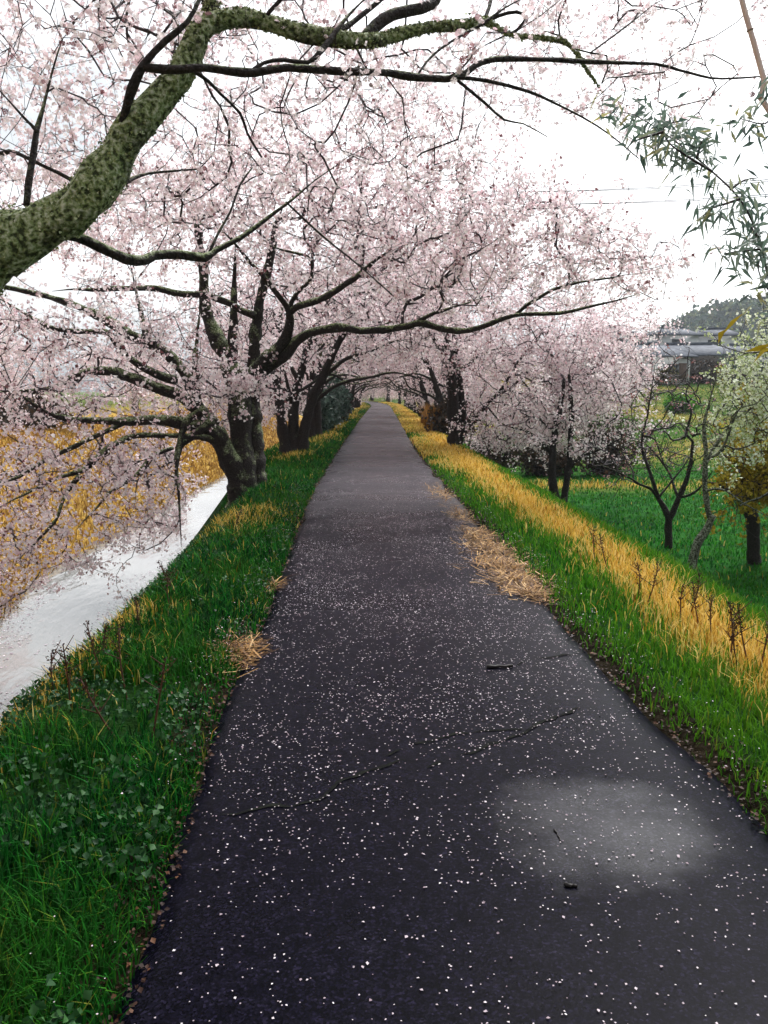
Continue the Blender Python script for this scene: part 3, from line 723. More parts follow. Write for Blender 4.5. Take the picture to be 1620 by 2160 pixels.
A_limbs = [
    ('trunk', trunkA, [0.40, 0.34, 0.30, 0.27, 0.24, 0.205, 0.19]),
    ('limb', main, mr_),
    ('limb', zA([(500, 560), (515, 490), (550, 370), (600, 272), (690, 170), (780, 92), (830, 0), (860, -80)], [4.66, 4.5, 4.5, 4.55, 4.7]), pr(np.array([36, 34, 32, 28, 22, 18, 15, 12]) / Z1, 5)),
    ('limb', np.vstack([zA([(600, 280), (680, 288), (750, 290), (850, 286), (960, 298), (1060, 302), (1200, 282), (1400, 296), (1620, 306)], [4.5, 4.5, 4.6, 4.75]),
                        zA([(160, 322), (320, 322), (400, 272), (480, 246), (600, 244), (760, 252), (900, 260), (1150, 266), (1250, 292), (1380, 326), (1480, 326), (1600, 318)], [4.8, 5.5], 800)]),
     pr(np.array([26, 28, 28, 27, 26, 25, 24, 24, 24, 26, 26, 22, 20, 19, 17, 16, 13, 12, 10, 8, 6]) / Z1, 5.3)),
    ('limb', zA([(320, 322), (450, 336), (620, 380), (720, 425), (850, 490), (960, 560), (1080, 660)], [4.85, 5.4], 800), pr(np.array([14, 12, 10, 9, 8, 6, 4]) / Z1, 5.6)),
    ('limb', zA([(320, 330), (440, 430), (520, 500), (600, 515), (700, 570)], [4.85, 5.2], 800), pr(np.array([10, 9, 8, 6, 4]) / Z1, 5.6)),
    ('limb', zA([(1040, 302), (1100, 262), (1180, 250), (1280, 260), (1330, 220), (1365, 180)], [4.65, 4.9]), pr(np.array([18, 16, 15, 16, 18, 20]) / Z1, 5.1)),
    ('limb', zA([(160, 312), (200, 255), (260, 200), (340, 150), (430, 98)], [4.82, 5.2], 800), pr(np.array([8, 9, 10, 11, 14]) / Z1, 5.4)),
    ('limb', zA([(430, 95), (455, 40), (470, -30)], [5.4, 5.6], 800), pr(np.array([18, 14, 12]) / Z1, 5.4)),
    ('limb', zA([(430, 100), (500, 66), (570, 50), (610, 70), (580, 118), (545, 138)], [5.4, 5.5], 800), pr(np.array([16, 13, 12, 10, 9, 8]) / Z1, 5.4)),
    ('limb', zA([(815, 300), (870, 340), (920, 392), (1000, 470), (1030, 555), (1090, 655)], [4.6, 5.0]), pr(np.array([14, 13, 12, 11, 9, 7]) / Z1, 5.2)),
    ('limb', zA([(330, 790), (290, 745), (180, 690), (110, 655), (40, 630), (-40, 660)], [4.8, 4.9]), pr(np.array([24, 20, 17, 16, 18, 20]) / Z1, 4.8)),
    ('limb', zA([(520, 760), (560, 740), (620, 722), (720, 712), (830, 705)], [4.9, 5.3]), pr(np.array([16, 13, 11, 9, 7]) / Z1, 5)),
    ('limb', zA([(230, 970), (320, 985), (420, 1030), (520, 1080), (600, 1086), (640, 1066), (740, 1062), (850, 1076), (900, 1042), (1000, 992), (1100, 920), (1220, 830)], [4.7, 5.6]), pr(np.array([42, 42, 44, 40, 36, 36, 36, 36, 30, 24, 18, 10]) / Z1, 5.1)),
    ('limb', zA([(870, 1060), (910, 970), (960, 880), (1000, 770), (1050, 700)], [5.3, 5.7]), pr(np.array([12, 11, 10, 9, 6]) / Z1, 5.3)),
    ('limb', zA([(1190, 840), (1340, 980), (1500, 1110), (1640, 1235)], [5.6, 6.1]), pr(np.array([7, 8, 7, 5]) / Z1, 5.8)),
    ('limb', zA([(110, 860), (120, 760), (140, 640), (155, 540), (180, 450)], [4.7, 4.9]), pr(np.array([30, 27, 24, 20, 14]) / Z1, 4.7)),
    ('limb', zA([(155, 550), (130, 520), (98, 488)], [4.8, 4.8]), pr(np.array([18, 14, 10]) / Z1, 4.7)),
    ('limb', zA([(1500, 172), (1560, 110), (1640, 60), (1760, 35), (1820, 0), (1840, -60)], [5.2, 5.6]), pr(np.array([44, 42, 40, 38, 30, 22]) / Z1, 5.3)),
    ('limb', zA([(1410, 130), (1470, 90), (1560, 20), (1640, -50)], [5.2, 5.5]), pr(np.array([26, 24, 22, 18]) / Z1, 5.3)),
    ('limb', zA([(870, 60), (880, 20), (850, -60)], [5.05, 5.1]), pr(np.array([70, 60, 50]) / Z1, 5.0)),
]
def keepA(t):
    # open sky to the right of the crown, and headroom over the path
    d = t[:, 1]
    low = t[:, 2] < 2.75 + 0.10 * (d - 4)
    right = (t[:, 0] > 0.9) & (t[:, 2] < 2.9 + 0.13 * d * (t[:, 0] > 0.9))
    near = (d < 4.55) & (d > -3) & (t[:, 2] < CAMH + 0.47 * d)
    return ~(low & (t[:, 0] > -2.4)) & ~right & ~near
cloudsA = [((-1.2, 6.0, 4.2), (3.2, 2.6, 1.3), 1.0), ((0.8, 6.2, 4.2), (2.6, 2.2, 0.7), 0.45), ((-3.2, 5.6, 3.6), (1.8, 2.0, 1.3), 0.5), ((0.3, 8.0, 4.6), (3.2, 1.8, 1.1), 0.55),
           ((-1.6, 4.0, 4.6), (2.2, 2.0, 0.8), 0.4), ((-0.4, 2.2, 5.1), (3.6, 2.6, 0.8), 1.2), ((-3.0, 0.8, 4.3), (2.8, 2.6, 1.1), 1.4), ((-2.6, 8.2, 3.6), (2.0, 2.0, 1.6), 0.6)]  # crown volumes above and behind the camera are added to shade the foreground
A_limbs = [l if i < 2 else (*l, 'bark' if i in (13, 16, 20) else 'bark_dark') for i, l in enumerate(A_limbs)]
A_limbs[1] = ('limb', main, mr_ * np.interp(np.arange(len(mr_)), [0, 2, 6, 10, 27], [0.86, 0.70, 0.66, 0.72, 0.8]))
A_limbs[0] = ('trunk', trunkA, [0.38, 0.32, 0.28, 0.25, 0.22, 0.19, 0.17])
grow('cherry_tree', 'mossy cherry tree with a thick limb arching over the path from the upper left', 'tree', baseA, A_limbs, cloudsA, 4100, 11, LEFT,
     bark='bark_mossy', lod=2, fsize=0.034, per_m=28, spread=0.035, keep=keepA, moss=75, twig_r=0.0028)

# --- tree B: big many-stemmed cherry on the left bank
DB = 14.0
def zB(l, d=(14, 14)): return px(l, d, Z1, 0, 500)
baseB = np.array([P(503, 1045, DB)[0], DB, 0.0]); baseB[2] = float(ground_z(baseB[0], DB)) - 0.25
B_limbs = [
    ('trunk', np.vstack([[baseB], zB([(995, 1020), (960, 930), (925, 860), (890, 800), (850, 740)], (14, 13.8))]), pr(np.array([105, 95, 88, 80, 70, 58]) / Z1, DB)),
    ('trunk', np.vstack([[baseB + [0.10, 0.15, 0]], zB([(1015, 1000), (1010, 900), (1000, 780), (1000, 660), (975, 580), (940, 490), (905, 420), (868, 330), (850, 240), (842, 100), (820, -60)], (14.1, 14.4))]), pr(np.array([125, 110, 100, 96, 90, 80, 70, 62, 52, 46, 40, 30]) / Z1, DB)),
    ('trunk', np.vstack([[baseB + [0.28, 0.3, 0]], zB([(1060, 980), (1062, 860), (1050, 740), (1045, 640), (1055, 560), (1062, 440), (1075, 320), (1095, 220), (1130, 60), (1150, -60)], (14.3, 14.6))]), pr(np.array([110, 92, 84, 78, 74, 64, 50, 44, 38, 32, 24]) / Z1, DB)),
    ('limb', zB([(965, 600), (970, 480), (970, 420), (972, 350)], (14.2, 14.2)), pr(np.array([44, 42, 40, 36]) / Z1, DB)),
    ('limb', zB([(1040, 580), (1110, 510), (1180, 440), (1205, 380), (1208, 330), (1195, 290), (1165, 250), (1125, 200), (1090, 155), (1030, 90)], (14.3, 13.4)), pr(np.array([58, 50, 44, 38, 34, 26, 22, 20, 18, 14]) / Z1, DB)),
    ('limb', zB([(1205, 315), (1240, 290), (1300, 272), (1400, 225), (1490, 160)], (13.9, 13.2)), pr(np.array([26, 26, 26, 25, 20]) / Z1, DB)),
    ('limb', zB([(1200, 330), (1215, 270), (1245, 225), (1290, 180), (1300, 120), (1280, 80), (1180, 55)], (13.9, 13.6)), pr(np.array([20, 17, 15, 14, 12, 11, 8]) / Z1, DB)),
    ('limb', np.vstack([zB([(1055, 600), (1130, 540), (1190, 495), (1240, 432), (1320, 392), (1420, 376)], (14.4, 13.9)), px([(754, 696), (816, 694), (862, 687), (887, 681), (936, 694), (975, 698), (1015, 690), (1090, 665), (1180, 660), (1250, 645), (1300, 634)], (13.9, 13.3))]),
     pr(np.array([46, 42, 40, 38, 36, 34, 32, 30, 28, 26, 24, 22, 20, 17, 14, 11, 7]) / Z1, DB)),
    ('limb', px([(1086, 666), (1110, 645), (1135, 630), (1165, 612), (1205, 600), (1245, 592), (1290, 586)], (13.6, 13.2)), pr(np.array([15, 14, 14, 13, 11, 9, 6]) / Z1, DB)),
    ('limb', px([(866, 686), (890, 674), (915, 662), (950, 650), (985, 640)], (13.8, 13.4)), pr(np.array([18, 16, 14, 10, 6]) / Z1, DB)),
    ('limb', zB([(890, 790), (830, 725), (760, 660), (700, 645), (600, 605), (500, 568), (440, 558), (380, 560), (300, 590), (220, 630), (120, 640)], (13.9, 12.8)), pr(np.array([66, 60, 54, 50, 46, 42, 38, 32, 27, 22, 12]) / Z1, DB)),
    ('limb', zB([(830, 730), (800, 640), (770, 570), (700, 490), (620, 440), (550, 408), (470, 360), (400, 320), (320, 288), (250, 262), (120, 228), (0, 205), (-80, 190)], (13.8, 13.2)), pr(np.array([56, 50, 46, 44, 42, 40, 38, 34, 28, 24, 19, 16, 12]) / Z1, DB)),
    ('limb', zB([(740, 600), (660, 575), (590, 540), (520, 485), (470, 420), (440, 396), (340, 392), (230, 384), (160, 350), (95, 315)], (13.7, 13.0)), pr(np.array([34, 32, 30, 27, 24, 22, 20, 18, 15, 10]) / Z1, DB)),
    ('limb', zB([(860, 790), (760, 775), (660, 762), (560, 765), (480, 770), (380, 765), (290, 758), (210, 740), (150, 705)], (13.8, 12.6)), pr(np.array([50, 46, 40, 36, 32, 27, 23, 18, 12]) / Z1, DB)),
    ('limb', zB([(900, 850), (830, 835), (700, 828), (560, 830), (470, 870), (400, 920), (340, 972), (220, 1010), (110, 1070)], (13.8, 12.4)), pr(np.array([30, 26, 22, 22, 24, 26, 24, 14, 8]) / Z1, DB)),
    ('limb', zB([(520, 772), (430, 815), (330, 862), (200, 925), (80, 1000), (0, 1020)], (13.3, 12.4)), pr(np.array([24, 21, 18, 15, 11, 8]) / Z1, DB)),
    ('limb', zB([(720, 880), (640, 910), (560, 1000), (460, 1062), (400, 1130)], (13.6, 12.6)), pr(np.array([18, 16, 15, 13, 8]) / Z1, DB)),
    ('limb', zB([(880, 770), (800, 830), (752, 860), (740, 900), (735, 960), (745, 1060), (750, 1170)], (13.7, 13.2)), pr(np.array([40, 36, 32, 24, 14, 12, 8]) / Z1, DB)),
    ('limb', zB([(850, 720), (780, 770), (755, 830), (750, 870)], (13.7, 13.4)), pr(np.array([40, 34, 28, 22]) / Z1, DB)),
    ('limb', zB([(1060, 330), (960, 280), (860, 240), (760, 238), (640, 212), (520, 214), (400, 220)], (14.3, 13.4)), pr(np.array([30, 27, 24, 24, 22, 20, 14]) / Z1, DB)),
    ('limb', zB([(810, 640), (815, 560), (812, 500), (820, 430)], (13.8, 13.9)), pr(np.array([36, 30, 24, 14]) / Z1, DB)),
    ('limb', zB([(610, 420), (590, 330), (570, 240)], (13.5, 13.6)), pr(np.array([26, 20, 12]) / Z1, DB)),
    ('limb', zB([(330, 990), (270, 1080), (230, 1180), (150, 1270)], (12.8, 12.3)), pr(np.array([20, 15, 12, 8]) / Z1, DB)),
]
def keepB(t):
    cx = (XL(t[:, 1]) + XR(t[:, 1])) / 2
    a = np.abs(t[:, 0] - cx)
    head = (a < 1.7) & (t[:, 2] < 2.75)
    side = (t[:, 0] > cx + 1.7) & (t[:, 2] < 2.7)
    gap = ((t[:, 0] + 4.8) / 1.2) ** 2 + ((t[:, 2] - 3.3) / 0.5) ** 2 < 1
    trunkgap = (np.abs(t[:, 0] + 2.5) < 0.75) & (t[:, 2] < 1.0)
    slope = (t[:, 0] > 1.5) & (t[:, 2] > 5.1 - 0.66 * (t[:, 0] - 2.24))
    return ~head & ~side & ~gap & ~trunkgap & ~slope
cloudsB = [((-0.8, 14, 4.6), (3.4, 3.2, 1.7), 1.3), ((1.8, 13.5, 4.0), (3.0, 2.6, 1.1), 0.75), ((-5.0, 13, 2.2), (2.8, 2.5, 2.2), 1.1), ((-5.0, 12.8, 0.0), (2.4, 1.9, 1.3), 0.5), ((-3.9, 14.2, 0.2), (1.1, 1.6, 1.0), 0.25), ((-6.6, 12.5, -0.9), (1.8, 1.6, 1.0), 0.35),
           ((-4.4, 14.5, 4.6), (2.6, 2.4, 1.2), 0.6), ((-2.4, 13.6, 1.75), (0.9, 0.6, 0.28), 0.10), ((-1.4, 15.5, 2.4), (0.8, 0.8, 0.5), 0.10), ((3.0, 13.5, 4.4), (2.0, 2.0, 0.9), 0.3), ((4.0, 13.6, 3.7), (1.7, 1.8, 0.8), 0.25)]
grow('cherry_tree', 'big dark many-stemmed cherry tree on the left verge, low branches hanging over the river', 'tree', baseB, B_limbs, cloudsB, 4600, 23, LEFT,
     bark='bark', lod=1, fsize=0.058, per_m=29, spread=0.06, step=0.2, keep=keepB, twig_r=0.0040, flower_r=0.024)

# --- generic cherry trees: three builds, copied along the path
def generic(seed, base, label, group, side, h=6.2, n=900, fsize=0.085, per_m=20, stems=2, twig_r=0.006, wide=1.0, low=True, lean=1.0, name='cherry_tree'):
    """side = +1: the path lies towards +x"""
    rng = np.random.default_rng(seed)
    b = np.asarray(base, float)
    limbs = []
    for s in range(stems):
        a = side * (0.15 + 0.35 * s) - 0.3 * s
        p = [b + [0.12 * s, 0.1 * s, -0.2]]
        x = np.array([0.12 * s, 0.1 * s, 0.0])
        for k in range(5):
            x = x + np.array([0.16 * (s - (stems - 1) / 2) + 0.12 * side * lean * k / 2, 0.08 * (rng.random() - 0.5) * 3, h * 0.115]) + rng.normal(size=3) * 0.05
            p.append(b + x)
        limbs.append(('trunk', np.array(p), [0.19, 0.15, 0.125, 0.105, 0.08, 0.05]))
    for k in range(9):
        t = limbs[k % stems][1]; st = t[2 + k % 4]
        ang = k * 2.4 + rng.random(); d = np.array([math.cos(ang), math.sin(ang), 0])
        d[0] += 0.5 * side * lean
        L = (1.3 + 0.9 * rng.random()) * wide
        pts = [st]
        for q in range(1, 5):
            pts.append(st + d * L * q / 4 + np.array([0, 0, (0.55 * q - 0.095 * q * q) * (0.7 + 0.6 * rng.random())]) + rng.normal(size=3) * 0.08)
        limbs.append(('limb', np.array(pts), [0.06, 0.045, 0.034, 0.022, 0.01]))
    c = b + np.array([1.1 * side * lean, 0, 0])
    clouds = [(c + [0, 0, h * 0.66], (3.4 * wide, 3.6 * wide, h * 0.30), 1.0), (c + [1.6 * side * lean, 0, h * 0.62], (2.2, 3.0, h * 0.22), 0.4), (b + [-1.8 * side, 0, h * 0.42], (2.0, 3.0, h * 0.34), 0.6)]
    if low: clouds.append((b + [-1.2 * side, 0, h * 0.22], (1.8, 2.6, h * 0.16), 0.3))
    def kp(t):
        tow = (t[:, 0] - b[0]) * side
        return ~((tow > 0.25) & (tow < 3.6) & (t[:, 2] - b[2] < 2.3 + 0.25 * np.sin(t[:, 1] * 1.7))) & ~((np.abs(t[:, 0] - b[0]) < 0.9) & (t[:, 2] - b[2] < 1.2))
    return grow(name, label, 'tree', b, limbs, clouds, n, seed, group, bark='bark_dark', fsize=fsize, per_m=per_m, spread=0.09, step=0.3, keep=kp, twig_r=twig_r, flower_r=0.03, spur=0.6)

def onleft(y, d=1.05): x = float(XL(y)) - d; return np.array([x, y, float(ground_z(x, y)) - 0.05])
def onright(y, d=1.5): x = float(XR(y)) + d; return np.array([x, y, float(ground_z(x, y)) - 0.05])

C = generic(31, onleft(21.5, 1.15), 'dark cherry tree with twin stems on the left verge, right behind the big many-stemmed cherry', LEFT, 1, stems=3, n=2700, fsize=0.075, per_m=22, h=6.0)
RA = P(955, 948, 25.0); RA[2] = float(ground_z(RA[0], 25.0)) - 0.1
R_limbs = [
    ('trunk', np.vstack([[RA], px([(957, 900), (952, 804), (946, 745), (939, 700), (930, 660), (925, 600)], (25, 25))]), pr([26, 25, 19, 15, 13, 10, 7], 25)),
    ('trunk', np.vstack([[RA + [0.12, 0.2, 0]], px([(975, 900), (972, 830), (960, 740), (956, 690), (952, 620)], (25.2, 25.3))]), pr([20, 18, 14, 11, 8, 6], 25)),
    ('limb', px([(958, 890), (985, 900), (1005, 880), (1030, 850), (1053, 828), (1075, 795), (1091, 767), (1110, 740)], (25, 24.4)), pr([9, 9, 9, 8, 8, 7, 6, 4], 25)),
    ('limb', px([(948, 755), (930, 735), (915, 715), (900, 690)], (25, 24.5)), pr([9, 8, 7, 5], 25)),
    ('limb', px([(955, 790), (985, 770), (1020, 745), (1060, 735)], (25, 25.5)), pr([9, 8, 6, 4], 25)),
]
def keepR(t):
    cx = (XL(t[:, 1]) + XR(t[:, 1])) / 2; return ~((np.abs(t[:, 0] - cx) < 1.7) & (t[:, 2] < 2.6)) & ~((t[:, 0] < 2.5) & (t[:, 2] < 1.0))
grow('cherry_tree', 'dark upright cherry tree rising from the yellow grass beside the right edge of the path', 'tree', RA, R_limbs,
     [((3.2, 25, 3.4), (3.0, 3.2, 2.2), 1.2), ((1.0, 25, 5.0), (2.6, 3, 1.7), 0.7), ((5.4, 25, 2.0), (2.4, 2.6, 1.6), 0.8), ((4.2, 24.5, 0.6), (2.4, 2.0, 1.0), 0.5), ((6.4, 25.5, 3.0), (2.4, 2.4, 1.5), 0.7)], 2900, 41, RIGHT,
     bark='bark_dark', fsize=0.08, per_m=22, spread=0.09, step=0.28, keep=keepR, twig_r=0.0055, flower_r=0.03)

# twin-stemmed cherry in the orchard
OC = P(1182, 1085, 23.0); OC[2] = float(ground_z(OC[0], 23.0)) - 0.05
grow('cherry_tree', 'slim cherry tree with two dark stems standing in the orchard grass below the yellow strip', 'tree', OC, [
    ('trunk', np.vstack([[OC], px([(1166, 1020), (1166, 950), (1172, 900), (1184, 845), (1190, 800)], (23, 23))]), pr([20, 17, 15, 13, 11, 7], 23)),
    ('trunk', np.vstack([[OC + [0.06, 0.1, 0]], px([(1192, 1030), (1200, 985), (1205, 905), (1204, 840), (1200, 790)], (23, 23))]), pr([17, 15, 13, 11, 9, 6], 23)),
    ('limb', px([(1200, 990), (1225, 965), (1260, 950), (1300, 930)], (23, 22.6)), pr([8, 7, 5, 3], 23)),
    ('limb', px([(1166, 960), (1140, 930), (1110, 910), (1075, 900)], (23, 22.8)), pr([8, 7, 5, 3], 23))],
    [((4.6, 23, 2.0), (2.6, 2.4, 1.3), 1.0), ((5.6, 22.6, 0.6), (2.2, 1.8, 0.9), 0.4), ((3.6, 23, 0.6), (1.9, 1.8, 0.8), 0.35), ((6.6, 23.5, 1.5), (2.0, 1.8, 0.9), 0.35)], 900, 43,
    'orchard cherries', bark='bark_dark', fsize=0.07, per_m=20, spread=0.08, step=0.25, twig_r=0.005, flower_r=0.03)

D = generic(52, onleft(29, 1.1), 'cherry tree on the left verge beside the yellow tussocks, third trunk along from the camera', LEFT, 1, stems=2, n=1900, fsize=0.10, per_m=20, h=6.2)
E = generic(61, onright(35, 1.7), 'bushy cherry tree on the right verge just beyond the tall brown reeds', RIGHT, -1, stems=2, n=2000, fsize=0.105, per_m=20, h=6.0)
lab_l = ['cherry tree on the left verge just before the blue green evergreen shrubs', 'cherry tree on the left verge just past the blue green evergreen shrubs']
for k, y in enumerate((37, 46)):
    copy_tree(D, Vector(onleft(y, 1.2)), 0.35 * (k + 1), (1, 1, 1.0 - 0.05 * k), lab_l[k])
DIST = 'small distant cherry tree in blossom in the row that closes over the far path'
for k, y in enumerate((55, 65, 77, 90, 105, 122, 142)):
    copy_tree(D if k % 2 else C, Vector(onleft(y, 1.2)), 0.5 * k - 0.8, (1.05, 1.05, 1.0), 'small distant cherry tree in the left row that closes over the far path')['group'] = 'distant cherry trees of the left row'
copy_tree(E, Vector(onright(44, 1.6)), -0.4, (1, 1, 1.02), 'cherry tree in blossom on the right verge, next after the bushy one beyond the reeds')
for k, y in enumerate((54, 64, 76, 89, 104, 121, 141)):
    copy_tree(E, Vector(onright(y, 1.6)), 0.45 * k - 1.0, (1.05, 1.05, 1.0), 'small distant cherry tree in the right row that closes over the far path')['group'] = 'distant cherry trees of the right row'
# across the end of the path
copy_tree(E, Vector((0.6, 128, -0.2)), 1.2, (1.1, 1.1, 0.85), 'round cherry tree in blossom closing the far end of the path')
copy_tree(C, Vector(onleft(-6.5, 1.5)), 0.6, (1.2, 1.2, 1.0), 'unseen cherry tree continuing the left row behind the viewpoint, added for shade')  # unseen trees behind the camera, added to shade the near ground
copy_tree(E, Vector(onright(-6.0, 1.3)), 0.3, (1.2, 1.2, 1.0), 'unseen cherry tree continuing the right row behind the viewpoint, added for shade')
# over the water and behind the orchard
far = [(-21, 34, 'cherry tree in blossom on the far river bank, nearest of those across the water'), (-24, 50, 'cherry tree in blossom on the far river bank, middle of the three across the water'), (-20, 68, 'cherry tree in blossom on the far river bank, most distant of those across the water')]
for k, (x, y, lb) in enumerate(far):
    c = copy_tree(E if k % 2 else D, Vector((x, y, float(ground_z(x, y)))), 1.1 * k, (1.2, 1.2, 1.0), lb); c['group'] = 'cherry trees on the far river bank'
for k, (x, y, lb) in enumerate([(9.5, 47, 'cherry tree in blossom behind the dark hedge at the back of the orchard'), (15.5, 62, 'cherry tree in blossom on the field below the white walled house')]):
    c = copy_tree(E, Vector((x, y, float(ground_z(x, y)) - 0.1)), 2.1 + k, (0.95, 0.95, 0.8), lb); c['group'] = 'cherry trees behind the orchard'

# ------------------------------------------------------------------ orchard: bare plum, white plum, yellow-leaved tree
Z8 = 3.085
def z8(l, d): return px(l, d, Z8, 1220, 600)
BP = P(1409, 1158, 18.2); BP[2] = float(ground_z(BP[0], 18.2)) - 0.03
grow('plum_tree', 'small bare dark plum tree forking low in the green orchard grass', 'tree', BP, [
    ('trunk', np.vstack([[BP], z8([(585, 1640), (585, 1530), (560, 1460), (520, 1390)], (18.2, 18.2))]), pr(np.array([54, 46, 46, 34, 30]) / Z8, 18.2)),
    ('limb', z8([(585, 1540), (610, 1490), (650, 1395)], (18.2, 18.2)), pr(np.array([38, 36, 32]) / Z8, 18.2)),
    ('limb', z8([(520, 1390), (490, 1300), (455, 1190), (425, 1110), (412, 1040), (430, 930), (450, 850), (470, 720), (482, 640)], (18.2, 17.8)), pr(np.array([28, 24, 21, 19, 17, 14, 12, 9, 6]) / Z8, 18.2)),
    ('limb', z8([(510, 1380), (470, 1330), (400, 1300), (340, 1262), (280, 1232), (220, 1205), (160, 1180)], (18.2, 17.4)), pr(np.array([20, 18, 16, 14, 12, 10, 6]) / Z8, 18.2)),
    ('limb', z8([(525, 1385), (560, 1340), (600, 1290), (640, 1240), (680, 1190), (720, 1130)], (18.2, 18.4)), pr(np.array([18, 17, 15, 12, 9, 6]) / Z8, 18.2)),
    ('limb', z8([(650, 1395), (690, 1320), (715, 1230), (740, 1090), (745, 1020), (705, 980), (720, 900), (735, 820), (700, 720), (740, 600)], (18.2, 18.6)), pr(np.array([28, 25, 24, 22, 20, 18, 15, 12, 9, 5]) / Z8, 18.2)),
    ('limb', z8([(645, 1380), (620, 1310), (600, 1240), (560, 1180), (500, 1100), (430, 1030)], (18.2, 18.9)), pr(np.array([20, 18, 16, 14, 11, 6]) / Z8, 18.2)),
    ('limb', z8([(660, 1385), (720, 1370), (780, 1335), (820, 1290), (850, 1250)], (18.2, 17.8)), pr(np.array([20, 17, 15, 11, 7]) / Z8, 18.2)),
    ('limb', z8([(740, 990), (790, 970), (820, 960), (840, 900), (850, 820)], (18.4, 18.4)), pr(np.array([14, 13, 12, 9, 5]) / Z8, 18.2)),
    ], [((6.2, 18.2, 0.9), (1.5, 1.4, 1.2), 1.0), ((5.2, 17.8, 0.2), (1.0, 0.8, 0.5), 0.4), ((6.6, 18.2, 1.8), (1.2, 1.2, 0.8), 0.5)], 420, 71,
    'plum trees in the orchard', bark='bark_dark', petal='bud', crown_name='buds', fsize=0.05, per_m=3.0, spread=0.05, step=0.15, twig_r=0.0075, spur=0.9)

WP = P(1450, 1262, 12.6); WP[2] = float(ground_z(WP[0], 12.6)) - 0.05
grow('plum_tree', 'leaning white flowering plum tree with pale lichen on its crooked trunk behind the yellow strip', 'tree', WP, [
    ('trunk', np.vstack([[WP], z8([(715, 1960), (730, 1870), (745, 1790), (765, 1710), (800, 1650), (840, 1590), (878, 1500)], (12.6, 12.6))]), pr(np.array([74, 66, 60, 56, 54, 52, 54, 46]) / Z8, 12.6)),
    ('limb', z8([(862, 1530), (845, 1470), (835, 1400), (822, 1300), (826, 1200), (830, 1100), (822, 1000), (820, 900), (850, 780), (880, 660)], (12.6, 12.8)), pr(np.array([36, 38, 36, 34, 32, 30, 26, 20, 14, 8]) / Z8, 12.6)),
    ('limb', z8([(826, 1180), (870, 1080), (930, 990), (1000, 900), (1080, 820), (1140, 740)], (12.7, 13.3)), pr(np.array([26, 23, 20, 17, 13, 8]) / Z8, 12.6)),
    ('limb', z8([(828, 1130), (900, 1110), (960, 1020), (1010, 880), (1060, 800), (1150, 780), (1240, 700)], (12.7, 12.4)), pr(np.array([20, 18, 17, 15, 12, 9, 6]) / Z8, 12.6)),
    ('limb', z8([(830, 1350), (880, 1330), (960, 1340), (1040, 1400), (1120, 1450)], (12.6, 12.2)), pr(np.array([18, 17, 15, 12, 8]) / Z8, 12.6)),
    ('limb', z8([(1050, 1440), (1110, 1410), (1180, 1390), (1260, 1340)], (12.3, 12.0)), pr(np.array([10, 14, 16, 18]) / Z8, 12.6)),
    ], [((6.2, 12.9, 1.9), (1.0, 1.3, 1.0), 1.0), ((5.4, 12.8, 1.2), (0.6, 1.0, 0.8), 0.3), ((6.4, 13.0, 2.2), (0.8, 1.0, 0.8), 0.5)], 1000, 73,
    'plum trees in the orchard', bark='bark_lichen', petal='plum', fsize=0.050, per_m=19, spread=0.05, step=0.15, twig_r=0.004)

YT = P(1592, 1190, 16.5); YT[2] = float(ground_z(YT[0], 16.5)) - 0.05
grow('yellow_leaved_tree', 'dark stemmed tree with olive yellow young leaves at the right edge of the orchard', 'tree', YT, [
    ('trunk', np.vstack([[YT], z8([(1140, 1640), (1125, 1500), (1100, 1380), (1080, 1290), (1060, 1180)], (16.5, 16.5))]), pr(np.array([90, 84, 76, 66, 46, 30]) / Z8, 16.5)),
    ('limb', z8([(1120, 1480), (1160, 1350), (1200, 1240), (1250, 1150)], (16.5, 16.2)), pr(np.array([44, 36, 28, 18]) / Z8, 16.5)),
    ('limb', z8([(1090, 1420), (1020, 1370), (960, 1330), (910, 1300), (860, 1290)], (16.5, 16.0)), pr(np.array([30, 26, 22, 17, 10]) / Z8, 16.5)),
    ('limb', z8([(1070, 1240), (1010, 1160), (960, 1080), (930, 1000)], (16.5, 16.5)), pr(np.array([26, 20, 15, 9]) / Z8, 16.5)),
    ('limb', z8([(1065, 1200), (1100, 1080), (1150, 980), (1170, 860), (1180, 700)], (16.5, 16.8)), pr(np.array([26, 22, 18, 13, 8]) / Z8, 16.5)),
    ], [((8.0, 16.4, 0.7), (1.2, 1.2, 0.8), 1.0), ((7.3, 16.1, 0.25), (0.75, 0.9, 0.65), 0.6), ((9.2, 16.4, 1.6), (1.3, 1.2, 1.2), 0.7), ((7.3, 16.0, 1.0), (0.7, 0.8, 0.8), 0.5), ((7.2, 15.9, -0.3), (0.8, 0.8, 0.5), 0.35)], 1250, 77,
    bark='bark_dark', petal='yellow_leaf', crown_name='leaves', fsize=0.085, per_m=22, spread=0.06, step=0.18, twig_r=0.005)
# olive tree among the blossom on the left
OT = onleft(31.5, 1.6)
grow('olive_leaved_tree', 'small olive brown leaved tree among the blossom above the left verge', 'tree', OT,
     [('trunk', np.array([OT, OT + [0.2, 0, 1.2], OT + [0.5, 0, 2.4], OT + [0.8, 0, 3.4]]), [0.10, 0.085, 0.07, 0.04])],
     [(OT + [0.9, -0.4, 3.5], (0.95, 0.8, 0.75), 1.0)], 160, 79, bark='bark_dark', petal='olive_leaf', crown_name='leaves', fsize=0.11, per_m=16, spread=0.08, step=0.25, twig_r=0.006)

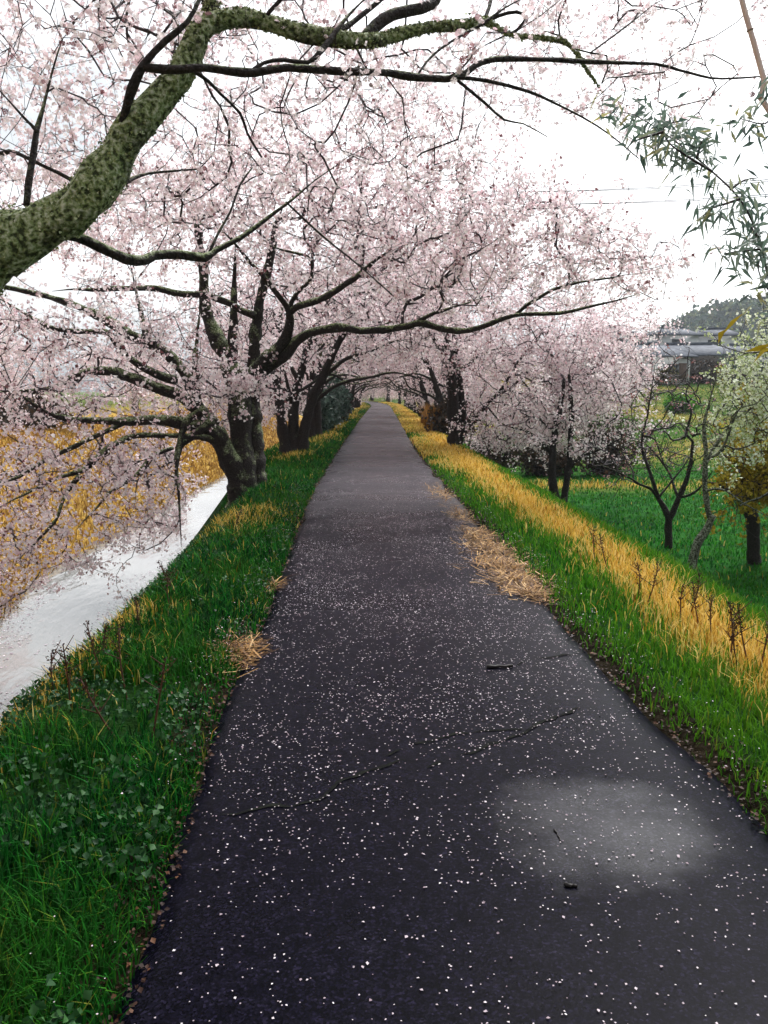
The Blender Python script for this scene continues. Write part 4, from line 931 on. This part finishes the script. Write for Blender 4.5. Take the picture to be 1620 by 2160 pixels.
# ------------------------------------------------------------------ shrubs
def shrub(name, label, cat, c, r, n, size, mat, seed, group=None, upright=False):
    rng = np.random.default_rng(seed)
    c = np.asarray(c, float); z0 = float(ground_z(c[0], c[1])); b = np.array([c[0], c[1], z0])
    rt = root(name, b, label, cat, group)
    mb = MB()
    pts = []
    for k in range(14):
        a = rng.random() * 6.28; q = rng.random() ** 0.5
        tip = np.array([r[0] * q * math.cos(a), r[1] * q * math.sin(a), r[2] * (1.05 - 0.5 * q * q) * (0.75 + 0.4 * rng.random())])
        mid = tip * (0.35 if upright else 0.5) + [0, 0, r[2] * 0.12]
        mb.tube([np.array([0.2 * r[0] * math.cos(a), 0.2 * r[1] * math.sin(a), -0.1]), mid, tip], [0.03, 0.02, 0.006], 4, cap=False)
        m = n // 14; t = 0.15 + 0.9 * rng.random((m, 1)) ** 0.8
        p = tip * t + rng.normal(size=(m, 3)) * np.array([r[0], r[1], r[2]]) * 0.20
        pts.append(p)
    pts = np.vstack(pts); pts = pts[pts[:, 2] > -0.05]
    link('stems', mb.mesh('stems'), M['twig'], rt, kind='stuff')
    v, f = quads(pts, size, rng, 0.4)
    link('foliage', tri_mesh('foliage', v, f), M[mat], rt, kind='stuff')
    return rt
for k, (x, y, rx, rz, lb) in enumerate([(4.2, 34.5, 1.6, 1.3, 'dark bush under the blossom just right of the upright cherry'), (6.6, 34.0, 1.7, 1.2, 'dark bush in the middle of the low row behind the twin-stemmed cherry'),
                                        (9.2, 34.5, 1.6, 1.9, 'dark red brown bush behind the left side of the bare plum tree'), (2.6, 33.0, 1.1, 1.1, 'small dark bush at the foot of the embankment beside the path cherries')]):
    shrub('dark_shrub', lb, 'shrub', (x, y), (rx, 1.2, rz), 2600, 0.17, 'dark_shrub', 90 + k, 'dark shrubs at the back of the orchard')
for k, (y, d, h, lb) in enumerate([(33.5, 1.0, 1.7, 'blue green evergreen shrub on the left verge, nearest of the row'), (37.5, 0.95, 2.2, 'blue green evergreen shrub on the left verge, tallest, in the middle of its row'), (42.5, 0.9, 1.9, 'blue green evergreen shrub on the left verge, farthest of its row')]):
    p = onleft(y, d)
    shrub('evergreen_shrub', lb, 'shrub', p[:2], (0.6, 1.4, h), 2400, 0.16, 'evergreen', 120 + k, 'evergreen shrubs on the left verge', True)
for k, (x, y, lb) in enumerate([(-17, 30, 'low dark hedge bush on top of the far river bank at the left edge'), (-16.5, 38, 'low dark hedge bush on the far river bank, farther along behind hanging blossom'), (-20, 46, 'low dark hedge bush on the far river bank, most distant')]):
    shrub('hedge_bush', lb, 'shrub', (x, y), (2.4, 2.4, 1.1), 2200, 0.26, 'dark_shrub', 140 + k, 'hedge bushes on the far river bank')

for k, (a, y, rx, rz, mt, lb) in enumerate([(1300, 84, 2.2, 2.2, 'dark_shrub', 'dark garden bush beside the white walled house, on its left'), (1385, 90, 1.6, 1.6, 'olive_leaf', 'olive green garden bush in front of the low dark timber house'),
                                        (1480, 92, 2.4, 1.9, 'dark_shrub', 'red brown garden hedge bush right of the dark timber house'), (1430, 66, 1.2, 0.9, 'fresh_grass', 'bright green low bush alone in the field behind the bare plum tree'),
                                        (1545, 88, 2.6, 3.0, 'evergreen', 'tall dark evergreen bush by the houses behind the white plum blossom')]):
    shrub('garden_shrub', lb, 'shrub', ((a - 810) / F * y, y), (rx, 1.6, rz), 2000, 0.28, mt, 160 + k, 'garden shrubs by the houses')

# ------------------------------------------------------------------ bamboo leaning in from the right
def bamboo():
    rng = np.random.default_rng(5)
    b = np.array([4.1, 5.2, float(ground_z(4.1, 5.2)) - 0.05])
    rt = root('bamboo', b, 'bamboo leaning in from the right edge with drooping sprays of grey green leaves', 'bamboo')
    cp = np.vstack([[b], [[3.95, 5.2, 0.2]], [[3.4, 5.2, 2.2]], px([(1640, 260), (1612, 170), (1590, 90), (1565, 0), (1530, -160)], (5.2, 5.2))])
    cp, par = catmull(cp, 0.08)
    mb = MB(); mb.tube(cp - b, np.linspace(0.021, 0.015, len(cp)), 10); link('culm', mb.mesh('culm', True), M['culm'], rt)
    for k in range(6, len(cp) - 2, 5):
        mb = MB(); mb.tube(np.array([cp[k] - (cp[k + 1] - cp[k]) * 0.08, cp[k], cp[k] + (cp[k + 1] - cp[k]) * 0.08]) - b, [0.018, 0.0215, 0.017], 10); link('node', mb.mesh('node', True), M['node'], rt)
    br = [
        [(1660, 700), (1625, 600), (1600, 500), (1560, 420), (1500, 360), (1440, 310), (1385, 270), (1330, 240), (1285, 236)],
        [(1500, 360), (1450, 330), (1410, 300), (1400, 270), (1430, 255)],
        [(1560, 420), (1530, 430), (1500, 440), (1480, 460)],
        [(1600, 500), (1585, 480), (1600, 470)],
        [(1660, 520), (1610, 525), (1560, 530), (1530, 535)],
        [(1660, 640), (1620, 610), (1600, 570), (1605, 540)],
        [(1660, 150), (1640, 220), (1615, 260), (1560, 250)],
        [(1400, 278), (1360, 290), (1330, 300)],
        [(1470, 335), (1480, 300), (1500, 285)],
        [(1540, 400), (1570, 380), (1600, 375)],
    ]
    mb = MB(); L = []
    for q, l in enumerate(br):
        d0 = 4.3 + 0.25 * rng.random()
        p, _ = catmull(px(l, (d0, d0 - 0.25 + 0.5 * rng.random())), 0.03)
        mb.tube(p - b, np.linspace(0.008, 0.0025, len(p)), 4, cap=False)
        t = unit(np.gradient(p, axis=0))
        for i in range(int(len(p) * (0.25 if q == 0 else 0.0)), len(p)):
            m = rng.poisson((9.0 if q else 9.5) * (noise2(np.array([i * 0.16]), np.array([q * 3.0]), 4)[0] > 0.36))
            for _ in range(m):
                L.append((p[i] + rng.normal(size=3) * 0.05, unit(t[i] * 0.3 + rng.normal(size=3) * 0.75 + np.array([0, 0, -0.35]))))
    # connect the sprays back to the culm outside the frame
    for q in (0, 4, 5, 6):
        mb.tube(np.array([cp[len(cp) // 3], (cp[len(cp) // 3] + px([br[q][0]], (4.4, 4.4))[0]) / 2 + [0.25, -0.1, 0.15], px([br[q][0]], (4.4, 4.4))[0]]) - b, [0.012, 0.010, 0.008], 5, cap=False)
    link('branches', mb.mesh('branches'), M['twig'], rt, kind='stuff')
    V, Fc = [], []
    for i, (p, d) in enumerate(L):
        s = unit(np.cross(d, rng.normal(size=3))); n_ = np.cross(d, s); ln = 0.06 + 0.07 * rng.random(); w = 0.006 + 0.006 * rng.random()
        V += [p, p + d * ln * .35 + s * w + n_ * w * .4, p + d * ln * .35 - s * w + n_ * w * .4, p + d * ln * 0.35, p + d * ln - np.array([0, 0, 0.2 * ln])]
        Fc += [(0, 1, 3), (0, 3, 2), (1, 4, 3), (3, 4, 2)]
        Fc[-4:] = [tuple(x + 5 * i for x in f) for f in Fc[-4:]]
    link('leaves', tri_mesh('leaves', np.array(V) - b, np.array(Fc)), M['bamboo_leaf'], rt, kind='stuff')
    # a few yellowed long leaves low on the right
    V, Fc = [], []
    for i, l in enumerate([[(1520, 710), (1545, 680), (1568, 660)], [(1570, 742), (1600, 735), (1640, 722)], [(1590, 765), (1610, 738), (1635, 735)], [(1515, 725), (1520, 705), (1530, 695)]]):
        p = px(l, (4.4, 4.4)); d = p[2] - p[0]; s = unit(np.cross(d, [0, 1, 0.4])) * (0.016 if i else 0.012)
        V += [p[0], p[1] + s, p[1] - s, p[1] + [0, 0.008, 0], p[2]]
        Fc += [tuple(x + 5 * i for x in f) for f in [(0, 1, 3), (0, 3, 2), (1, 4, 3), (3, 4, 2)]]
    mb = MB()
    mb.tube(np.vstack([px([(1515, 728), (1570, 745), (1640, 740), (1700, 700)], (4.4, 4.5)), [cp[len(cp) // 4]]]) - b, [0.002, 0.003, 0.005, 0.006, 0.008], 4, cap=False)
    link('twig', mb.mesh('twig'), M['twig'], rt)
    link('yellow_leaves', tri_mesh('yellow_leaves', np.array(V) - b, np.array(Fc)), M['yellow_leaf'], rt, kind='stuff')
bamboo()

# ------------------------------------------------------------------ grass
def logu(n, a, b, rng): return np.exp(math.log(a) + (math.log(b) - math.log(a)) * rng.random(n))
rng = np.random.default_rng(101)
GV, GF, DV, DF, RV, RF = [], [], [], [], [], []
def put(store_v, store_f, vf):
    off = sum(len(x) for x in store_v); store_v.append(vf[0]); store_f.append(vf[1] + off)
# left verge and upper slope
n = 150000
y = logu(n, 0.9, 110, rng); d = -0.03 + 2.5 * rng.random(n) ** 1.45
x = XL(y) - d
edge = smooth(-0.06, 0.05, d + 0.12 * (fbm(x * 3, y * 3, 50) - 0.5))
ok = rng.random(n) < 0.12 + 0.88 * edge
y, d, x = y[ok], d[ok], x[ok]
dens = fbm(x * 1.9, y * 1.9, 55)
ok = rng.random(len(y)) < np.where((y < 4.5) & (d > 0.35), smooth(0.34, 0.62, dens) * 0.8 + 0.10, smooth(0.2, 0.5, dens) + 0.35); y, d, x, dens = y[ok], d[ok], x[ok], dens[ok]
pos = np.stack([x, y, ground_z(x, y) - 0.01], -1)
tus = np.zeros(len(y))
for (cpx, cpy, rr) in [(490, 1110, 0.55), (555, 1090, 0.3), (240, 1305, 0.22), (50, 1480, 0.25), (620, 965, 0.9), (685, 925, 1.6), (735, 880, 4), (760, 860, 8), (150, 1390, 0.12)]:
    c = G(cpx, cpy); tus = np.maximum(tus, np.exp(-(((x - c[0]) / (0.30 + 0.1 * rr)) ** 2 + ((y - c[1]) / (rr * 1.3)) ** 2)))
tus = np.maximum(tus, 0.85 * smooth(20, 34, y) * (fbm(x * 0.9, y * 0.5, 63) > 0.44) * smooth(0.25, 0.6, d))
isdry = rng.random(len(y)) < tus * 0.85 + 0.02 * smooth(2.5, 5, y)
hh = (0.07 + 0.13 * rng.random(len(y))) * (0.5 + 0.9 * dens) * (0.6 + 0.6 * smooth(0.0, 0.5, d)) * (1 + 0.15 * tus) * (1 - 0.4 * smooth(0.75, 1.3, d))
ww = 0.004 + 0.0010 * y
put(GV, GF, blades(pos[~isdry], hh[~isdry], ww[~isdry], rng, 0.8)); put(DV, DF, blades(pos[isdry], hh[isdry] * 0.95, ww[isdry] * 0.8, rng, 0.7))
# right verge: short green by the path, tall dead strip on the shoulder
n = 110000
y = logu(n, 1.6, 120, rng); d = 0.0 + 2.7 * rng.random(n); d = d - 0.03; x = XR(y) + d
c0 = 0.70 + 0.22 * (fbm(3.0, y * 0.8, 70) - 0.5) * 2 * smooth(1, 4, y) + 0.12 * smooth(5, 2.5, y)
c0 = c0 * (1 - 0.45 * smooth(9, 20, y))
isdry = (d > c0 + 0.16 * rng.normal(size=n)) & (d < 1.22 + 0.14 * rng.normal(size=n))
isdry |= (rng.random(n) < 0.55 * smooth(15, 22, y)) & (d < 1.5) & (fbm(x * .8, y * .5, 77) > 0.45)
edge = smooth(-0.02, 0.10, d + 0.12 * (fbm(x * 3, y * 3, 51) - 0.5))
ok = (rng.random(n) < 0.1 + 0.9 * edge) & (isdry | (rng.random(n) < 0.95))
y, d, x, isdry = y[ok], d[ok], x[ok], isdry[ok]
pos = np.stack([x, y, ground_z(x, y) - 0.01], -1)
hh = np.where(isdry, 0.07 + 0.105 * rng.random(len(y)), (0.05 + 0.08 * rng.random(len(y))) * (0.7 + 0.5 * smooth(0, .5, d)))
ww = 0.0038 + 0.0010 * y
NV, NF = [], []; put(NV, NF, blades(pos[~isdry], hh[~isdry], ww[~isdry], rng, 0.7)); put(DV, DF, blades(pos[isdry], hh[isdry], ww[isdry] * 0.9, rng, 0.75))
# orchard grass
n = 90000
y = logu(n, 6, 95, rng); d = 2.0 + rng.random(n) * (0.55 * y); x = XR(y) + d
st = np.exp(-((y - 30.5 - 0.6 * (fbm(x * .3, y * 0, 5) - .5)) / 1.3) ** 2) * (d > 4)
isdry = rng.random(n) < st * 0.75 * smooth(0.36, 0.6, fbm(x * 0.8, y * 0.8, 97)) + 0.012
pos = np.stack([x, y, ground_z(x, y) - 0.01], -1)
hh = (0.05 + 0.10 * rng.random(n)) * (1 + 0.7 * st); ww = 0.004 + 0.0010 * y
OV, OF = [], []; put(OV, OF, blades(pos[~isdry], hh[~isdry], ww[~isdry], rng, 0.9)); put(DV, DF, blades(pos[isdry], hh[isdry] * 1.3, ww[isdry], rng, 0.8))
# far bank of the river
n = 60000
y = logu(n, 9, 110, rng); d = 6.3 + 8.5 * rng.random(n); x = XL(y) - d
pos = np.stack([x, y, ground_z(x, y) - 0.02], -1)
KV, KF = [], []; put(KV, KF, blades(pos, 0.10 + 0.25 * rng.random(n), 0.008 + 0.0011 * y, rng, 1.1))
link('bank_grass', tri_mesh('bank_grass', KV[0], KF[0]), M['bank_grass'], kind='stuff')
link('grass', tri_mesh('grass', np.vstack(GV), np.vstack(GF)), M['grass'], kind='stuff')
link('fresh_grass', tri_mesh('fresh_grass', np.vstack(NV), np.vstack(NF)), M['fresh_grass'], kind='stuff')
link('orchard_grass', tri_mesh('orchard_grass', OV[0], OF[0]), M['orchard_grass'], kind='stuff')
link('dry_grass', tri_mesh('dry_grass', np.vstack(DV), np.vstack(DF)), M['dry_grass'], kind='stuff')
# broad leaved weeds on the left verge
n = 16000
y = logu(n, 1.0, 14, rng); d = 0.0 + 1.6 * rng.random(n); x = XL(y) - d
ok = fbm(x * 2.2, y * 2.2, 58) > 0.5; x, y = x[ok], y[ok]
pos = np.stack([x, y, ground_z(x, y) + 0.03 + 0.11 * rng.random(len(x))], -1)
v, f = quads(pos, 0.030, rng, 0.5, flat=np.array([0, 0, 0.9]))
link('weeds', tri_mesh('weeds', v, f), M['weed'], kind='stuff')
# reeds by the right cherry
n = 2600; y = 33 + 9 * rng.random(n); x = XR(y) + 0.95 + 0.8 * rng.random(n)
pos = np.stack([x, y, ground_z(x, y) - 0.02], -1)
v, f = blades(pos, 0.5 + 0.75 * rng.random(n), 0.03, rng, 0.35)
link('reeds', tri_mesh('reeds', v, f), M['reed'], kind='stuff')
# straw that has slid on to the asphalt
def straw(label_xy, n):
    V, Fc = [], []
    for (cpx, cpy, rx, ry, m) in label_xy:
        c = G(cpx, cpy); p = rng.normal(size=(m, 2)) * [rx * 0.62, ry * 0.62]
        x, y = c[0] + p[:, 0], c[1] + p[:, 1]
        z = np.maximum(ground_z(x, y), path_z(x, y)) + 0.006 + 0.03 * rng.random(m) * np.exp(-(p[:, 0] / rx) ** 2 * 3 - (p[:, 1] / ry) ** 2 * 3)
        a = rng.random(m) * 6.28; L = 0.04 + 0.14 * rng.random(m); w = 0.0022 + 0.004 * rng.random(m) ** 2
        dx, dy = np.cos(a) * L, np.sin(a) * L
        b = np.stack([x, y, z], -1); e = np.stack([x + dx, y + dy, z + 0.05 * rng.random(m) ** 2], -1); s = np.stack([-np.sin(a) * w, np.cos(a) * w, 0 * a], -1)
        v = np.stack([b - s, b + s, e + s, e - s], 1).reshape(-1, 3)
        k = np.arange(m)[:, None] * 4 + sum(len(q) for q in V)
        V.append(v); Fc.append(np.concatenate([k + [0, 1, 2], k + [0, 2, 3]], 1).reshape(-1, 3))
    link('straw', tri_mesh('straw', np.vstack(V), np.vstack(Fc)), M['straw'], kind='stuff')
straw([(1010, 1130, 0.16, 0.45, 500), (1040, 1160, 0.20, 0.40, 700), (1065, 1195, 0.20, 0.34, 800), (1095, 1225, 0.20, 0.3, 800), (1120, 1250, 0.14, 0.2, 350), (970, 1085, 0.12, 0.6, 250), (930, 1040, 0.15, 1.0, 300), (505, 1372, 0.12, 0.26, 420), (575, 1230, 0.06, 0.2, 100)], 0)
# dead leaves along both edges
n = 3800; y = logu(n, 1.2, 30, rng); left = rng.random(n) < 0.6
off = np.abs(rng.normal(size=n)) * 0.13 - 0.07
x = np.where(left, XL(y) - off, XR(y) + off)
z = np.maximum(ground_z(x, y), np.where((x > XL(y)) & (x < XR(y)), path_z(x, y), -1)) + 0.008 + 0.012 * rng.random(n)
v, f = quads(np.stack([x, y, z], -1), 0.015 + 0.0014 * y, rng, 0.3, flat=np.array([0, 0, 3.0]))
link('fallen_leaves', tri_mesh('fallen_leaves', v, f), M['litter'], kind='stuff')
# petals on the asphalt and a few on the grass
n = 75000; y = 1.3 + 22 * rng.random(n)
t = rng.random(n); x = XL(y) - 0.25 + (XR(y) - XL(y) + 0.5) * t
keepp = rng.random(n) < np.where((t > 0.12) & (t < 0.88), 1.0, 0.3) * (0.36 + 0.64 * smooth(1.9, 4.6, y)) * (1 - 0.97 * smooth(7, 20, y)) * (0.40 + 0.75 * smooth(0.3, 0.7, fbm(x * 2.1, y * 2.1, 88))) * (1 - 0.35 * smooth(0.45, 0.2, np.minimum(t, 1 - t) * 2))
x, y = x[keepp], y[keepp]; n = len(x)
inside = (x > XL(y)) & (x < XR(y))
z = np.where(inside, path_z(x, y) + 0.004, ground_z(x, y) + 0.05 + 0.05 * rng.random(n))
v, f = quads(np.stack([x, y, z], -1), (0.0076 + 0.00026 * y) * (0.7 + 0.7 * rng.random(n) ** 2), rng, 0.25, flat=np.array([0, 0, 6.0]))
link('fallen_petals', tri_mesh('fallen_petals', v, f), M['petal'], kind='stuff')
# petals afloat on the river
n = 9000; y = 8 + 40 * rng.random(n); d = 2.6 + 4.0 * rng.random(n)
x = XL(y) - d; kp_ = fbm(x * 1.4, y * 0.35, 95) > 0.52; x, y = x[kp_], y[kp_]
v, f = quads(np.stack([x, y, np.full(len(x), -2.992)], -1), 0.05, rng, 0.1, flat=np.array([0, 0, 9.0]))
link('floating_petals', tri_mesh('floating_petals', v, f), M['petal'], kind='stuff')
# ------------------------------------------------------------------ dried weed stalks
def stalk_mesh(seed, h):
    r = np.random.default_rng(seed); mb = MB()
    top = np.array([0.05 * r.normal(), 0.04 * r.normal(), h])
    p, _ = catmull([np.zeros(3), top * 0.5 + [0.01, 0.01, 0], top], 0.04)
    mb.tube(p, np.linspace(0.006, 0.003, len(p)), 5)
    for k in range(5):
        q = p[int(len(p) * (0.45 + 0.1 * k))]; d = np.array([r.normal() * 0.05, r.normal() * 0.05, 0.07])
        mb.tube([q, q + d * 0.6, q + d], [0.003, 0.0025, 0.002], 4, cap=False)
    c = []
    for k in range(60):
        t = 0.55 + 0.45 * r.random(); q = p[min(len(p) - 1, int(t * len(p)))]; c.append(q + r.normal(size=3) * [0.014, 0.014, 0.012])
    v, f = quads(np.array(c), 0.014, r, 0.5)
    return mb.mesh('stem'), tri_mesh('seed_head', v, f)
SM = [stalk_mesh(200 + k, 0.30 + 0.05 * k) for k in range(3)]
spots = [(1345, 1262, 'tall'), (1362, 1275, ''), (1452, 1300, ''), (1440, 1318, ''), (1478, 1330, ''), (1540, 1400, ''), (1556, 1412, ''), (1600, 1425, ''), (1582, 1420, ''), (1500, 1345, ''),
         (1255, 1185, ''), (1290, 1215, ''), (212, 1420, 'l'), (226, 1440, 'l'), (150, 1500, 'l'), (305, 1340, 'l'), (380, 1260, 'l'), (270, 1480, 'l'), (360, 1290, 'l'), (250, 1560, 'l'), (320, 1555, 'l'), (120, 1470, 'l'), (490, 1135, 'l')]
for k, (a, b, s) in enumerate(spots):
    g = G(a, b); g[2] = float(ground_z(g[0], g[1])) - 0.02
    lf = s == 'l'
    o = root('weed_stalk', g, 'dried red brown weed stalk standing in the ' + ('green grass of the left verge' if lf else 'yellow grass strip on the right'), 'weed', 'dried weed stalks in the ' + ('left verge' if lf else 'yellow strip'))
    o.rotation_euler = (0.1 * R.normal(), 0.1 * R.normal(), R.random() * 6.28)
    st, hd = SM[k % 3]
    link('stem', st, M['stalk'], o); link('seed_head', hd, M['litter'], o, kind='stuff')

# stick and small twigs on the asphalt
def stick(pa, pb, r, label):
    a, b = G(*pa), G(*pb); a[2] = float(path_z(a[0], a[1])) + r * 0.8; b[2] = float(path_z(b[0], b[1])) + r * 0.8
    m = (a + b) / 2; n = 8; t = np.linspace(0, 1, n)[:, None]
    p = a * (1 - t) + b * t + R.normal(size=(n, 3)) * [r * 0.5, r * 0.5, 0]
    mb = MB(); mb.tube(p - m, r * (1 - 0.35 * t[:, 0]) * (0.8 + 0.4 * R.random(n)), 7, lump=0.2)
    tag(link('fallen_stick', mb.mesh('fallen_stick', True), M['stick'], loc=m), label, 'stick', 'sticks lying on the path')
stick((1028, 1414), (1082, 1412), 0.012, 'short black stick lying crosswise on the asphalt, right of the middle')
stick((1170, 1758), (1184, 1784), 0.004, 'thin dark twig lying on the pale wet sheen of the asphalt')
stick((1195, 1876), (1215, 1880), 0.007, 'small dark chip of wood just below the pale wet sheen of asphalt')
# white scrap by the twin-stemmed cherry
g = P(1192, 1098, 22.2); g[2] = float(ground_z(g[0], 22.2)) + 0.08
mb = MB(); u = np.random.default_rng(3)
th = np.linspace(0, math.pi, 6); ph = np.linspace(0, 2 * math.pi, 9)[:-1]
v = np.array([[0.12 * math.sin(a) * math.cos(b) * (0.7 + 0.6 * u.random()), 0.1 * math.sin(a) * math.sin(b) * (0.7 + 0.6 * u.random()), 0.12 * math.cos(a) * (0.8 + 0.4 * u.random())] for a in th for b in ph])
i, j = np.meshgrid(np.arange(5), np.arange(8), indexing='ij')
mb.add_np(v, np.stack([i * 8 + j, i * 8 + (j + 1) % 8, (i + 1) * 8 + (j + 1) % 8, (i + 1) * 8 + j], -1).reshape(-1, 4))
tag(link('plastic_bag', mb.mesh('plastic_bag'), M['plastic'], loc=g), 'small crumpled white plastic scrap at the foot of the twin-stemmed cherry', 'litter')

# ------------------------------------------------------------------ houses on the slope
def house(cpx, y, w, dp, h, rot, label, wall='wall', two=False, rise=1.5):
    x = (cpx - 810) / F * y; z = float(ground_z(x, y)) - 0.2
    rt = root('house', (x, y, z), label, 'house', 'houses on the rise beyond the orchard'); rt.rotation_euler = (0, 0, rot)
    mb = MB(); mb.box(-w / 2, w / 2, -dp / 2, dp / 2, 0, h); link('wall', mb.mesh('wall'), M[wall], rt)
    def hip(zb, ww, dd, r):
        mb = MB(); e = 0.6; W, D_ = ww / 2 + e, dd / 2 + e; rl = max(0.2, (ww - dd) / 2 + 0.6)
        v = [(-W, -D_, zb), (W, -D_, zb), (W, D_, zb), (-W, D_, zb), (-W, -D_, zb + .14), (W, -D_, zb + .14), (W, D_, zb + .14), (-W, D_, zb + .14), (-rl, 0, zb + r), (rl, 0, zb + r)]
        mb.add(v, [(3, 2, 1, 0), (0, 1, 5, 4), (1, 2, 6, 5), (2, 3, 7, 6), (3, 0, 4, 7), (4, 5, 9, 8), (5, 6, 9), (6, 7, 8, 9), (7, 4, 8)])
        ro = link('roof', mb.mesh('roof'), M['roof'], rt)
        mb = MB(); mb.box(-rl - 0.1, rl + 0.1, -0.16, 0.16, zb + r - 0.05, zb + r + 0.22); link('ridge', mb.mesh('ridge'), M['roof'], ro)
    hip(h, w, dp, rise)
    def win(xc, z0, ww, hh):
        mb = MB(); mb.box(xc - ww / 2, xc + ww / 2, -dp / 2 - 0.05, -dp / 2 + 0.02, z0, z0 + hh)
        fr = link('window', mb.mesh('window'), M['wood'], rt)
        for q in (-1, 1):
            mb = MB(); mb.box(xc + q * ww / 4 - ww / 4 + .06, xc + q * ww / 4 + ww / 4 - .06, -dp / 2 - 0.08, -dp / 2 - 0.04, z0 + .08, z0 + hh - .08); link('pane', mb.mesh('pane'), M['glass'], fr)
    k = int(w // 3)
    for q in range(k): win(-w / 2 + (q + 0.5) * w / k, 0.9, 1.5, 1.2)
    mb = MB(); mb.box(w / 2 - 1.3, w / 2 - 0.4, -dp / 2 - 0.05, -dp / 2 + .01, 0.2, 2.2); link('door', mb.mesh('door'), M['wood'], rt)
    if two:
        mb = MB(); mb.box(-w * 0.3, w * 0.3, -dp * 0.3, dp * 0.3, h + 0.3, h + 3.2); link('upper_wall', mb.mesh('upper_wall'), M[wall], rt)
        hip(h + 3.2, w * 0.6, dp * 0.6, rise * 0.8)
        mb = MB(); mb.box(-0.9, 0.9, -dp * 0.3 - 0.05, -dp * 0.3 + .01, h + 1.6, h + 2.7); link('window', mb.mesh('window'), M['glass'], rt)
house(1345, 92, 8, 6, 2.8, 0.2, 'white walled house with a grey hipped roof, nearest left behind the bare plum')
house(1440, 100, 11, 7, 2.7, -0.15, 'low dark timber house with a wide grey tiled roof behind the bare plum tree', 'wall_dark')
house(1405, 122, 10, 7, 2.8, 0.1, 'two storey pale house with stacked grey roofs below the hill', two=True)
house(1490, 128, 11, 7, 2.8, -0.25, 'two storey pale house behind the white plum blossom', two=True)
house(1275, 118, 10, 7, 2.8, 0.3, 'grey roofed house half hidden by pink blossom left of the other houses', two=True)
house(1560, 108, 10, 7, 2.8, 0.1, 'grey roofed house at the right edge behind white plum blossom')
# woodland on the hill
n = 9000
x = 75 + 420 * rng.random(n); y = 305 + 150 * rng.random(n)
z = hill_z(x, y)
nb = 9
c = np.repeat(np.stack([x, y, z + 2], -1), nb, 0) + rng.normal(size=(n * nb, 3)) * [1.6, 1.6, 1.6]
v, f = quads(c, 2.6, rng, 0.5)
link('woodland', tri_mesh('woodland', v, f), M['wood_far'], kind='stuff')
# poles and wires
def pole(x, y, h, label):
    z = float(ground_z(x, y)) - 0.2
    rt = root('utility_pole', (x, y, z), label, 'pole', 'utility poles behind the orchard')
    mb = MB(); mb.tube([(0, 0, 0), (0, 0, h * 0.5), (0, 0, h)], [0.17, 0.14, 0.11], 10); link('shaft', mb.mesh('shaft', True), M['concrete'], rt)
    for zz in (h - 0.3, h - 1.1):
        mb = MB(); mb.box(-0.9, 0.9, -0.17, -0.115, zz, zz + 0.09); link('crossarm', mb.mesh('crossarm'), M['concrete'], rt)
    return np.array([x, y - 0.15, z])
pa = pole(5.6, 60, 13.75 + 1.65 - float(ground_z(5.6, 60)) + 0.2, 'concrete utility pole half hidden in the blossom right of the path')
pb = pole(26.5, 46, 11.7 + 1.65 - float(ground_z(26.5, 46)) + 0.2, 'concrete utility pole outside the right edge carrying the wires')
for q in range(4):
    dx = (-0.8, 0.8)[q % 2]; dz = -0.25 if q < 2 else -1.05
    t = np.linspace(0, 1, 24)[:, None]
    p = np.array([pa[0] + dx, pa[1], 13.75 + 1.65 + dz]) * (1 - t) + np.array([pb[0] + dx, pb[1], 11.7 + 1.65 + dz]) * t; p[:, 2] -= 0.35 * 4 * (t * (1 - t))[:, 0]
    m = p.mean(0); mb = MB(); mb.tube(p - m, 0.022, 5)
    tag(link('utility_wire', mb.mesh('utility_wire'), M['wire'], loc=m), 'thin overhead wire crossing the pale sky above the blossom on the right', 'wire', 'overhead wires')

# ------------------------------------------------------------------ thin damp air
hm, hn, hl, ho = mat_new('damp air')
pv_ = hn.new('ShaderNodeVolumePrincipled'); pv_.inputs['Color'].default_value = (0.86, 0.92, 1.0, 1); pv_.inputs['Density'].default_value = 0.00035; pv_.inputs['Anisotropy'].default_value = 0.3
hl.new(pv_.outputs[0], ho.inputs['Volume'])
mb = MB(); mb.box(-1600, 1600, -60, 1600, -8, 75); link('haze', mb.mesh('haze'), hm, kind='stuff')
